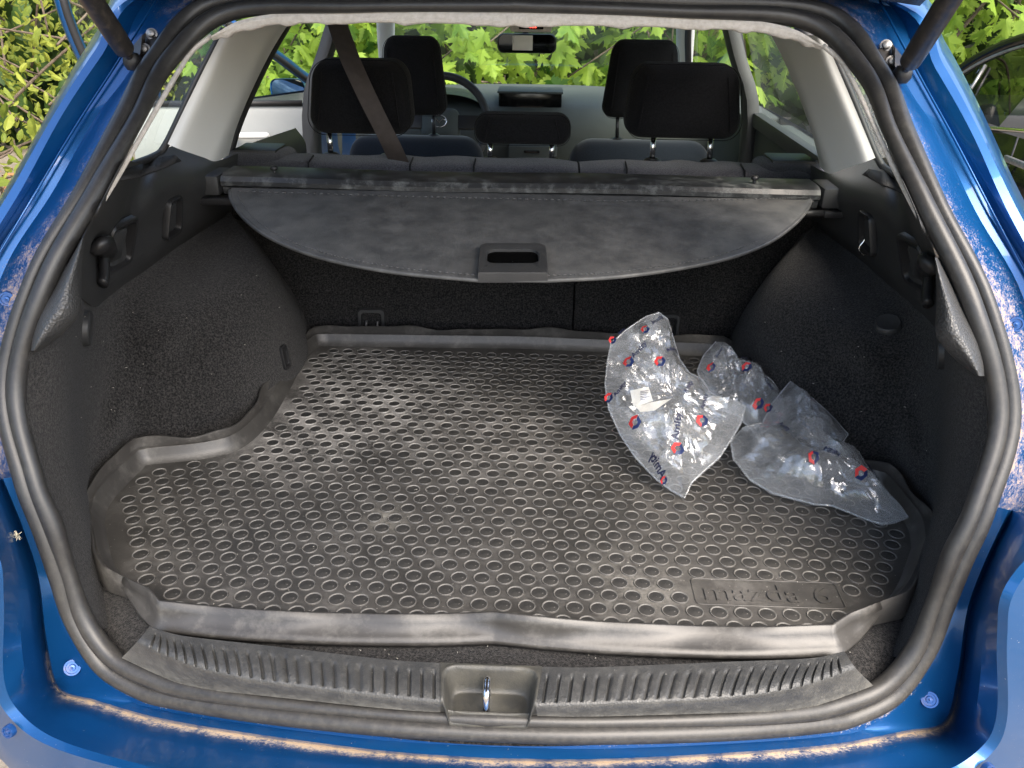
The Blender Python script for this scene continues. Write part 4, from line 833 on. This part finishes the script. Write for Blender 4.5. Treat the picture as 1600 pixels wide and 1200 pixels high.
# ------------------------------------------------------------------ plastic bags
AM = text_mesh('Amity', 0.0, .022)
def bag(name, label, outline, planepts, bulge, seed, logos, texts, tagp=None):
    rng = np.random.default_rng(seed); O = np.array(outline, float); k = len(O)
    p = [np.array(q) for q in planepts]; nrm = np.cross(p[1]-p[0], p[2]-p[0]); nrm /= np.linalg.norm(nrm)
    if np.dot(nrm, CAM-p[0]) < 0: nrm = -nrm
    c2 = O.mean(0); nr = 26
    rim = lin(np.concatenate([O, O[:1]]), 8)[:-1]; na = len(rim)
    dirs = rng.normal(size=(14, 2)); dirs /= np.linalg.norm(dirs, axis=1)[:, None]; offs = rng.uniform(-60, 60, 14); frq = rng.uniform(.010, .036, 14)
    dir2 = rng.normal(size=(10, 2)); dir2 /= np.linalg.norm(dir2, axis=1)[:, None]; o2 = rng.uniform(-9, 9, 10)
    def crumple(q, sd):
        a = (q-c2) @ dirs.T + offs*(1+sd); tri = np.abs(((a*frq) % 2)-1)
        f1 = (tri**1.0).mean(-1)-.5; mx = tri.max(-1)*.5+np.sort(tri, -1)[..., -3]*.5
        b = (q-c2) @ dir2.T*.11 + o2*(sd+1); t2 = np.abs((b % 2)-1); f2 = np.sort(t2, -1)[..., -2]-.85
        return f1*1.6+(mx-.9)*.6+f2*.13
    def surf(q, side=1):                     # q: photo points on the bag's own plane
        q = np.atleast_2d(q); ang = np.arctan2(q[:, 1]-c2[1], q[:, 0]-c2[0])
        ra = np.arctan2(rim[:, 1]-c2[1], rim[:, 0]-c2[0]); rl = np.linalg.norm(rim-c2, axis=1); od = np.argsort(ra)
        R_ = np.interp(ang, ra[od], rl[od], period=2*math.pi); t = np.clip(np.linalg.norm(q-c2, axis=1)/R_, 0, 1)
        h = (1-t**2.6)*bulge*(1 if side > 0 else .75) ; h = h + crumple(q, 0 if side > 0 else .6)*.030*np.minimum(1, (1-t)*5+.10)
        return np.array([PPL(x, y, p[0], nrm) for x, y in q]) + np.outer(h*side, nrm)
    T_ = np.linspace(0, 1, nr)**.9
    G2 = np.array([c2+(rim-c2)*max(t, 1e-3) for t in T_]); b = MB()
    Gf = np.array([surf(r, 1) for r in G2]); Gb = np.array([surf(r, -1) for r in G2])
    Gb[..., 2] = np.maximum(Gb[..., 2], ZM+.003); Gf[..., 2] = np.maximum(Gf[..., 2], ZM+.004)
    b.grid(Gf, closed=True); b.grid(Gb, closed=True, flip=True)
    root = thing(name, label, 'plastic bag', (float(p[0][0]), float(p[0][1]), ZM), 'clear plastic bags in the boot')
    b.build('film', M['bag'], root, sharp=14)
    # pressed folds catching the light and welded seam at the edge
    b = MB(); e_ = surf(c2+(rim-c2)*.985); e_[:, 2] = np.maximum(e_[:, 2], ZM+.004); b.tube(e_, .0009, 5, closed=True); b.build('seam', M['bag'], root, sharp=0)
    def proj(P3): d_ = P3-CAM; z = d_@CF; return np.stack([CX+F*(d_@CR)/z, CY-F*(d_@CU)/z], 1)
    def decal(nm, P2, Fc, m):
        cq = P2.mean(0); q0 = cq.copy()
        for _ in range(5): q0 = q0+(cq-proj(surf(q0))[0])*.8
        P2 = P2+(q0-cq)
        P3 = surf(P2)+nrm*.004; P3[:, 2] = np.maximum(P3[:, 2], ZM+.005); obj(nm, P3, Fc, m, root, sharp=0)
    for x, y, r, an in logos:
        a = math.radians(an)
        for nm, st_, m in (('logo_upper', 0, M['red']), ('logo_lower', 3, M['blue'])):
            P2 = []; Fc = []
            for i in range(4):
                t = a+math.radians(60*(st_+i))
                for q in (r*.9, r*.42): P2.append((x+q*math.cos(t), y-q*math.sin(t)))
            for i in range(3): Fc.append((2*i, 2*i+2, 2*i+3, 2*i+1))
            P2s = np.array(P2); decal(nm, P2s, Fc, m)
    for x, y, ln, an, fl in texts:
        V, Fc = AM; s_ = ln/(V[:, 0].max()-V[:, 0].min()); a = math.radians(an); u = V[:, 0]*s_*fl; v = V[:, 1]*s_
        decal('lettering', np.stack([x+u*math.cos(a)-v*math.sin(a), y-(u*math.sin(a)+v*math.cos(a))], 1), Fc, M['ink'])
    if tagp:
        cq = np.mean([q_ for q, _ in tagp[:1] for q_ in q], 0); q0 = cq.copy()
        for _ in range(5): q0 = q0+(cq-proj(surf(q0))[0])*.8
        LSH = q0-cq
        for q, m in tagp:
            P3 = surf(np.array(q, float)+LSH)-nrm*.003; obj('paper_label' if m == 'white' else 'barcode', P3, [tuple(range(len(q)))], M[m], root, sharp=0)
    return root
t0, t1 = PZ(1066, 778, ZM+.004), PY(1030, 487, 1.30)
sidep = PY(945, 610, 1.20)
bar = [([(985 + .0, 606), (1013, 604), (1020, 627), (990, 630)], 'white'), ([(992, 628), (1048, 622), (1022, 642), (1000, 640)], 'white')]
for i in range(6): bar.append(([(1000.5, 610+2.4*i), (1015, 609.3+2.4*i), (1015.3, 610.4+2.4*i), (1000.8, 611.1+2.4*i)], 'ink'))
bag('plastic_bag', 'tall clear plastic bag with paper label inside, leaning nearest the middle of the mat',
    [(1030,487),(1044,498),(1050,520),(1062,560),(1077,582),(1098,592),(1110,612),(1140,632),(1166,634),(1160,660),(1146,684),(1125,716),(1096,742),(1082,755),(1070,780),(1048,768),(1022,748),(992,716),(968,680),(950,640),(944,600),(948,565),(954,536),(975,516),(1008,494)],
    (t0, t1, sidep), .045, 3,
    [(1008,516,8,60),(957,533,7,60),(982,567,10,60),(1031,566,10,60),(951,623,8,40),(992,661,11,60),(1097,658,11,80),(1059,702,12,60),(1037,752,6,60)],
    [(1026,502,26,55,1),(998,548,28,42,1),(1050,547,24,40,1),(968,609,24,40,1),(1057,667,36,82,1),(1028,727,38,-60,-1),(1075,605,22,60,1),(971,519,14,40,1),(1100,628,24,75,1),(1098,634,3,75,1)], bar)
bag('plastic_bag', 'small crumpled clear plastic bag between the tall bag and the dark side wall',
    [(1117,534),(1126,542),(1135,568),(1150,560),(1180,572),(1208,596),(1222,615),(1225,640),(1212,670),(1180,680),(1150,650),(1120,640),(1098,606),(1088,580),(1098,555)],
    (PY(1150, 680, 1.20), PY(1117, 534, 1.36), PY(1222, 615, 1.30)), .035, 11,
    [(1110,575,7,70),(1165,575,8,40),(1184,632,9,70)], [(1122,552,16,60,1),(1163,565,18,-20,1),(1200,602,22,-55,1)])
bag('plastic_bag', 'large clear plastic bag lying at the wall with its corner pointing to the mat rim',
    [(1234,595),(1252,608),(1290,640),(1326,678),(1318,690),(1342,706),(1362,740),(1388,770),(1398,797),(1420,810),(1400,818),(1378,822),(1340,808),(1300,792),(1272,790),(1235,780),(1205,772),(1170,750),(1145,718),(1140,690),(1160,668),(1190,660),(1205,630)],
    (PZ(1380, 820, ZM+.004), PZ(1180, 770, ZM+.004), PY(1234, 595, 1.28)), .05, 29,
    [(1345,742,12,30),(1271,716,10,100),(1200,640,8,60)], [(1300,706,28,-8,1),(1362,738,22,-50,1),(1226,668,22,-50,1)])

# wire hook hanging from the trim on the right
hk = crs([PY(*p, 1.42) for p in ((1356, 343), (1352, 372), (1343, 386), (1346, 396), (1354, 396), (1357, 384), (1362, 378), (1369, 380))], 5)
b = MB(); b.tube(hk, .0019, 8); tag(b.build('wire_hook', M['chrome'], None, sharp=0), 'small bent bright wire hook hanging from the dark boot trim', 'hook')

rb = np.random.default_rng(4); b = MB(); c = PO(33, 833, .0)+np.array([0, -.006, .002])
for _ in range(14):
    v = rb.normal(size=3); v /= np.linalg.norm(v); b.tube([c, c+v*.009*rb.uniform(.7, 1.3)], [.0008, .0003], 4)
tag(b.build('seed_burr', mat('pale_straw', (.55, .50, .38), .8), None, sharp=0), 'pale spiky seed burr stuck on the blue bumper corner', 'burr')

# grit and lint lying on mat, sill and lining
Vs = []; Fs = []; o_ = 0; T4 = np.array([(1, 1, 1), (1, -1, -1), (-1, 1, -1), (-1, -1, 1)], float)
for k in range(230):
    if k < 150: x, y = rb.uniform(-.52, .50), rb.uniform(.78, 1.58); p = np.array([x, y, ZM+.0015]) if inside(x, y, .02) else None
    elif k < 185: p = PZ(rb.uniform(260, 1330), rb.uniform(1004, 1030), .614)
    else:
        p, n_ = hit(LB, rb.uniform(110, 440), rb.uniform(430, 690)); p = (p+n_*.002)*(MX if k % 2 else 1)
    if p is None: continue
    q = T4*[rb.uniform(.0004, .0018), rb.uniform(.0003, .0008), rb.uniform(.0003, .0007)]; a = rb.uniform(0, 6.3); ca, sa = math.cos(a), math.sin(a)
    Vs.append(q @ np.array([[ca, sa, 0], [-sa, ca, 0], [0, 0, 1]])+p); Fs += [tuple(j+o_ for j in f) for f in ((0, 1, 2), (0, 3, 1), (0, 2, 3), (1, 3, 2))]; o_ += 4
gr = obj('grit', np.concatenate(Vs), Fs, mat('pale_grit', (.34, .32, .28), .9), None, sharp=0); gr['kind'] = 'stuff'; gr['label'] = 'pale grit and lint scattered over the mat and carpet'; gr['category'] = 'grit'

# ------------------------------------------------------------------ black car alongside
BC = thing('black_car', 'glossy black car parked alongside, its front side window in view', 'car', (2.9, 3.4, 0))
X0 = 1.98
zb = PX(1560, 202, X0+.02)[2]
bs = np.array([[(X0+.06, y, .20), (X0, y, .40), (X0-.02, y, z*.78), (X0+.02, y, z)] for y, z in ((1.2, zb), (2.2, zb), (3.2, zb), (4.1, zb-.02), (5.0, zb-.10), (5.5, .52))]).transpose(1, 0, 2)
mb = MB(); mb.grid(loft(bs, 5, 4, 'crs')); mb.grid((loft(bs, 5, 4, 'crs')-[X0+.9, 0, 0])*MX+[X0+.9, 0, 0], flip=True); mb.build('body', M['black_paint'], BC, sharp=0)
tl = [PX(1478, 136, X0+.06), PX(1500, 112, X0+.10), PX(1545, 84, X0+.16), PX(1600, 62, X0+.22), PX(1700, 38, X0+.28)]
rl = crs(tl, 6); b = MB(); b.tube(rl, .030, 10); b.build('roof_rail', M['black_paint'], BC, sharp=0)
zb = PX(1560, 199, X0+.02)[2]
b = MB(); G = np.array([rl, np.stack([np.full(len(rl), X0+.03), rl[:, 1], np.full(len(rl), zb)], 1)]); b.grid(G); b.build('side_window', M['tint_glass'], BC, sharp=0)
b = MB(); b.grid(np.array([rl+[.0, 0, .02], rl+[.5, 0, .06], rl+[1.3, 0, .02]])); b.build('roof', M['black_paint'], BC, sharp=0)
p1, p2 = PX(1508, 197, X0), PX(1640, 208, X0); b = MB(); b.tube([p1+[0, .6, -.03], p1, p2, p2+[0, -.6, .01]], .009, 8); b.build('chrome_strip', M['chrome'], BC, sharp=0)
p1, p2 = PX(1509, 152, X0+.05), PX(1540, 102, X0+.13); b = MB(); b.tube([p1, p2], .008, 8); b.build('quarter_light_bar', M['steel'], BC, sharp=0)
b = MB(); b.tube(rl+[-.02, 0, -.034], .008, 6); b.build('window_trim', M['steel'], BC, sharp=0)
p1 = PX(1490, 152, X0-.05); mo = rrect(-.08, .08, -.05, .05, .03, 5)
b = MB(); b.grid(np.array([[(p1[0]+u*k_, p1[1]+y, p1[2]+v*k_) for u, v in mo] for k_, y in ((.02, -.02), (.9, -.015), (1.0, 0), (.95, .05), (.4, .1))]), closed=True); b.build('door_mirror', M['black_paint'], BC, sharp=0)
b = MB(); pd = PX(1555, 172, X0+.4); b.box((X0+.10, pd[1]-.2, .45), (X0+1.5, pd[1]+.6, pd[2]+.01), .04); b.build('dashboard', M['plastic'], BC)
p1 = PX(1595, 255, X0-.02); b = MB(); b.box(p1+[-.022, -.10, -.012], p1+[-.004, .10, .014], .006); b.build('door_handle', M['steel'], BC)
b = MB(); b.tube([(X0-.022, 3.52, zb), (X0-.030, 3.53, .55), (X0-.012, 3.55, .3)], .004, 5); b.build('door_gap', M['rubber_dark'], BC, sharp=0)
b = MB(); b.grid(loft([[(X0+.30, 3.0, .35), (X0+.30, 2.9, .70), (X0+.32, 2.85, zb+.10)], [(X0+.75, 3.0, .35), (X0+.75, 2.9, .70), (X0+.73, 2.85, zb+.10)]], 4, 3)); b.build('seat', M['fabric'], BC, sharp=0)
for wy in (1.6, 4.5):
    b = MB(); b.lathe([(.16, -.02), (.20, -.03), (.31, -.02), (.32, .02), (.32, .18), (.16, .18)], (X0+.02, wy, .32), 'X', 28); wh = b.build('tyre', M['tyre'], BC, sharp=40)
    b = MB(); b.lathe([(.0005, .0), (.05, -.01), (.15, .01), (.17, .0)], (X0+.02, wy, .32), 'X', 20); b.build('rim', M['steel'], wh, sharp=40)
    b = MB(); b.lathe([(.16, -.02), (.20, -.03), (.31, -.02), (.32, .02), (.32, .18), (.16, .18)], (-.83 if wy < 2 else -.83, wy, .31), 'X', 28); b.build('tyre', M['tyre'], CAR, sharp=40)

# ------------------------------------------------------------------ plants
def leaf_shape(kind):
    if kind == 'maple':
        half_ = [(.0, -.02), (.10, -.12), (.30, -.20), (.22, -.06), (.40, -.02), (.33, .06), (.52, .10), (.50, .17), (.78, .34), (.57, .36), (.58, .47), (.40, .38), (.20, .34), (.24, .52), (.38, .66), (.22, .66), (.19, .80), (.10, .82), (.0, 1.05)]
    elif kind == 'oval': half_ = [(0, 0), (.16, .15), (.24, .42), (.18, .75), (0, 1.0)]
    else: half_ = [(0, 0), (.25, .2), (.33, .5), (.18, .8), (0, 1)]
    V = [(0, .12, 0)] if kind == 'maple' else [(0, .4, 0)]; V = list(V); n = len(half_)
    for x, y in half_: V.append((x, y, -abs(x)*.42-.20*y*y))
    for x, y in half_[-2:0:-1]: V.append((-x, y, -abs(x)*.42-.20*y*y))
    k = len(V)-1; return np.array(V), [(0, i, i % k+1) for i in range(1, k+1)]
LS = {k: leaf_shape(k) for k in ('maple', 'oval', 'bramble')}
LM = {}
def rot_leaf(face, droop, rng):              # basis: leaf's own y axis points down and out, its normal toward `face`
    n = np.array(face)+rng.normal(size=3)*.62; n /= np.linalg.norm(n)
    y = np.array([rng.normal()*.5, rng.normal()*.3, -1.0 if droop else rng.normal()]); y -= n*np.dot(y, n); y /= np.linalg.norm(y); x = np.cross(y, n)
    return np.stack([x, y, n], 1)
def plant(name, label, cat, base, boxes, kind, size, nleaf, nsingle, m, face, seed, group, stems=4, droop=True, stem_r=.02, clump=.0):
    rng = np.random.default_rng(seed); root = thing(name, label, cat, base, group)
    V0, F0 = LS[kind]; pos = []
    vol = np.array([np.prod(np.maximum(np.array(b)[1]-np.array(b)[0], .05)) for b in boxes]); vol = vol/vol.sum()
    ctr = []
    for bx, f in zip(boxes, vol):
        lo, hi = np.array(bx[0]), np.array(bx[1]); k = max(1, int(nleaf*f)); nc_ = max(3, int(k/11)); C_ = lo+(hi-lo)*rng.random((nc_, 3)); ctr += list(C_)
        P_ = C_[rng.integers(0, nc_, k)]+rng.normal(size=(k, 3))*(size*1.15 if not clump else clump); pos += list(P_)
    pos = np.array(pos); d = np.linalg.norm(pos-CAM, axis=1); od = np.argsort(d)
    mb = MB()
    key = kind+m.name
    if key not in LM:
        me = bpy.data.meshes.new('leaf'); me.from_pydata([tuple(v) for v in V0], [], F0); me.materials.append(m); LM[key] = me
    vis = []
    for i in od:
        dd = pos[i]-CAM; z = dd@CF; px = 800+F*(dd@CR)/z; py = 600-F*(dd@CU)/z
        if z > 0 and -20 < px < 1620 and -20 < py < 330: vis.append(i)
    sing = set(vis[:nsingle])
    Vs = []; Fs = []; o_ = 0
    for i in range(len(pos)):
        B_ = rot_leaf(face, droop, rng); s_ = size*rng.uniform(.65, 1.25)
        if i in sing:
            o = bpy.data.objects.new('leaf', LM[key]); COL.objects.link(o); o.parent = root; o.matrix_parent_inverse = Matrix.Translation(-root.location)
            o.matrix_basis = Matrix.Translation(Vector(pos[i])) @ Matrix(B_.tolist()).to_4x4() @ Matrix.Scale(s_, 4)
        else:
            Vs.append(V0*s_ @ B_.T + pos[i]); Fs += [tuple(j+o_ for j in f) for f in F0]; o_ += len(V0)
    if Vs:
        cr_ = obj('crown', np.concatenate(Vs), Fs, m, root, sharp=0, kind='stuff'); cr_.data.polygons.foreach_set('use_smooth', np.zeros(len(Fs), dtype=bool))
    b = MB(); top = pos[:, 2].max()
    for k in range(stems):
        t = ctr[rng.integers(0, len(ctr))]; s0 = np.array(base)+[rng.normal()*.06, rng.normal()*.06, 0]
        b.tube(crs([s0, s0*.6+t*.4+[rng.normal()*.08, rng.normal()*.08, .15], t], 5), np.linspace(stem_r, stem_r*.3, 11), 7)
    for c_ in ctr[::2][:90]:
        j = ctr[rng.integers(0, len(ctr))]; b.tube(crs([c_, (c_+j)/2*[1, 1, 1]+[0, 0, -.04], c_*.45+j*.55], 3), np.linspace(.006, .003, 7), 5)
    b.build('trunk', M['bark'], root, sharp=0); return root
FC = (0.0, -.75, .65)
mg = 'maple saplings in front of the car'
plant('maple_tree', 'bright green maple foliage seen through the windscreen left of the mirror', 'tree', (-.9, 5.9, 0), [((-1.9, 5.2, .55), (.1, 6.3, 2.0))], 'maple', .118, 600, 90, M['maple'], FC, 21, mg, 5)
plant('maple_tree', 'bright green maple foliage seen through the windscreen right of the mirror', 'tree', (.8, 5.8, 0), [((.0, 5.1, .55), (1.7, 6.2, 2.0))], 'maple', .122, 560, 90, M['maple'], FC, 22, mg, 5)
plant('maple_tree', 'maple foliage hanging behind the right rear side windows', 'tree', (2.2, 6.0, 0), [((1.3, 4.6, .7), (3.2, 6.6, 2.2))], 'maple', .115, 640, 50, M['maple'], FC, 23, mg, 5)
plant('maple_tree', 'maple foliage outside the left quarter window and side glass', 'tree', (-1.5, 5.2, 0), [((-2.0, 4.5, .35), (-1.0, 6.0, 1.5))], 'maple', .11, 560, 60, M['maple'], (.3, -.7, .6), 24, mg, 5)
plant('leafy_shrub', 'yellow-green small-leaved shrub beyond the left body pillar', 'shrub', (-2.9, 3.6, 0), [((-3.9, 3.2, .3), (-2.0, 4.6, 1.9)), ((-3.4, 4.2, .5), (-1.7, 5.4, 1.9))], 'oval', .045, 6500, 40, M['shrub'], (.3, -.6, .7), 25, 'shrubs by the car', 8, False, .014, .16)
plant('leafy_shrub', 'oval-leaved low shrub at far left above the dry leaf litter', 'shrub', (-1.95, 2.7, 0), [((-2.25, 2.5, .45), (-1.70, 3.0, .95))], 'oval', .060, 160, 60, M['shrub'], (.4, -.6, .7), 26, 'shrubs by the car', 5, False, .008, .07)
plant('climbing_shrub', 'maple and ivy leaves over the black car at upper right', 'shrub', (2.9, 6.2, 0), [((1.9, 5.0, .6), (4.2, 6.6, 2.3))], 'maple', .095, 1100, 60, M['maple'], FC, 27, None, 6)
plant('climbing_shrub', 'dark bramble bush at the far upper right corner', 'shrub', (4.6, 6.4, 0), [((3.0, 5.3, .5), (5.4, 6.8, 2.4))], 'bramble', .09, 1500, 40, M['bramble'], FC, 28, None, 6, True, .02, .15)
# added dark backdrop in the shape of rising ground, filling bright gaps in foliage
bk_ = np.array([[(x, y-1.5*(abs(x)/14)**2+.4*math.sin(x*1.3), z) for x in np.linspace(-14, 14, 15)] for y, z in ((9.2, -.05), (9.8, 1.2), (10.6, 2.6), (12.5, 4.2), (16, 5.0))])
b = MB(); b.grid(loft(bk_, 3, 4, 'crs')); bo_ = b.build('bank_backdrop', mat('dark_backdrop', (.022, .030, .012), .95, col2=(.045, .050, .020), nscale=3, bump=(12, .8, .05)), None, sharp=0); bo_['kind'] = 'structure'
# the wood behind everything
rng = np.random.default_rng(5); V0, F0 = LS['bramble']; Vs = []; Fs = []; o_ = 0
for _ in range(15000):
    a = rng.uniform(-1, 1); p = np.array([a*8.5, 7.0+rng.random()*2.2-1.2*abs(a), rng.uniform(0, 3.4)])
    if rng.random() < .25: p = np.array([-4.2-rng.random()*1.5, rng.uniform(-4.5, 7), rng.uniform(0, 3.2)])  # left strip, extended unseen behind the camera to shade the right lining
    B_ = rot_leaf((-.2*np.sign(p[0])*abs(a), -.8, .5), True, rng); Vs.append(V0*rng.uniform(.14, .30) @ B_.T+p); Fs += [tuple(j+o_ for j in f) for f in F0]; o_ += len(V0)
wd = obj('woodland', np.concatenate(Vs), Fs, M['dark_leaf'], None, sharp=0); wd['kind'] = 'stuff'; wd['label'] = 'dense dark green wood closing the view behind the cars'; wd['category'] = 'wood'
# dry leaf litter on the ground at the left
Vs = []; Fs = []; o_ = 0; V0, F0 = LS['oval']
for _ in range(5000):
    p = np.array([rng.uniform(-5, -1.1), rng.uniform(-.5, 6), rng.uniform(.005, .03)]); B_ = rot_leaf((0, 0, 1), False, rng); Vs.append(V0*rng.uniform(.05, .10) @ B_.T+p); Fs += [tuple(j+o_ for j in f) for f in F0]; o_ += len(V0)
lt = obj('leaf_litter', np.concatenate(Vs), Fs, M['litter'], None, sharp=0); lt['kind'] = 'stuff'; lt['label'] = 'brown dry fallen leaves covering the ground beside the car'; lt['category'] = 'leaf litter'
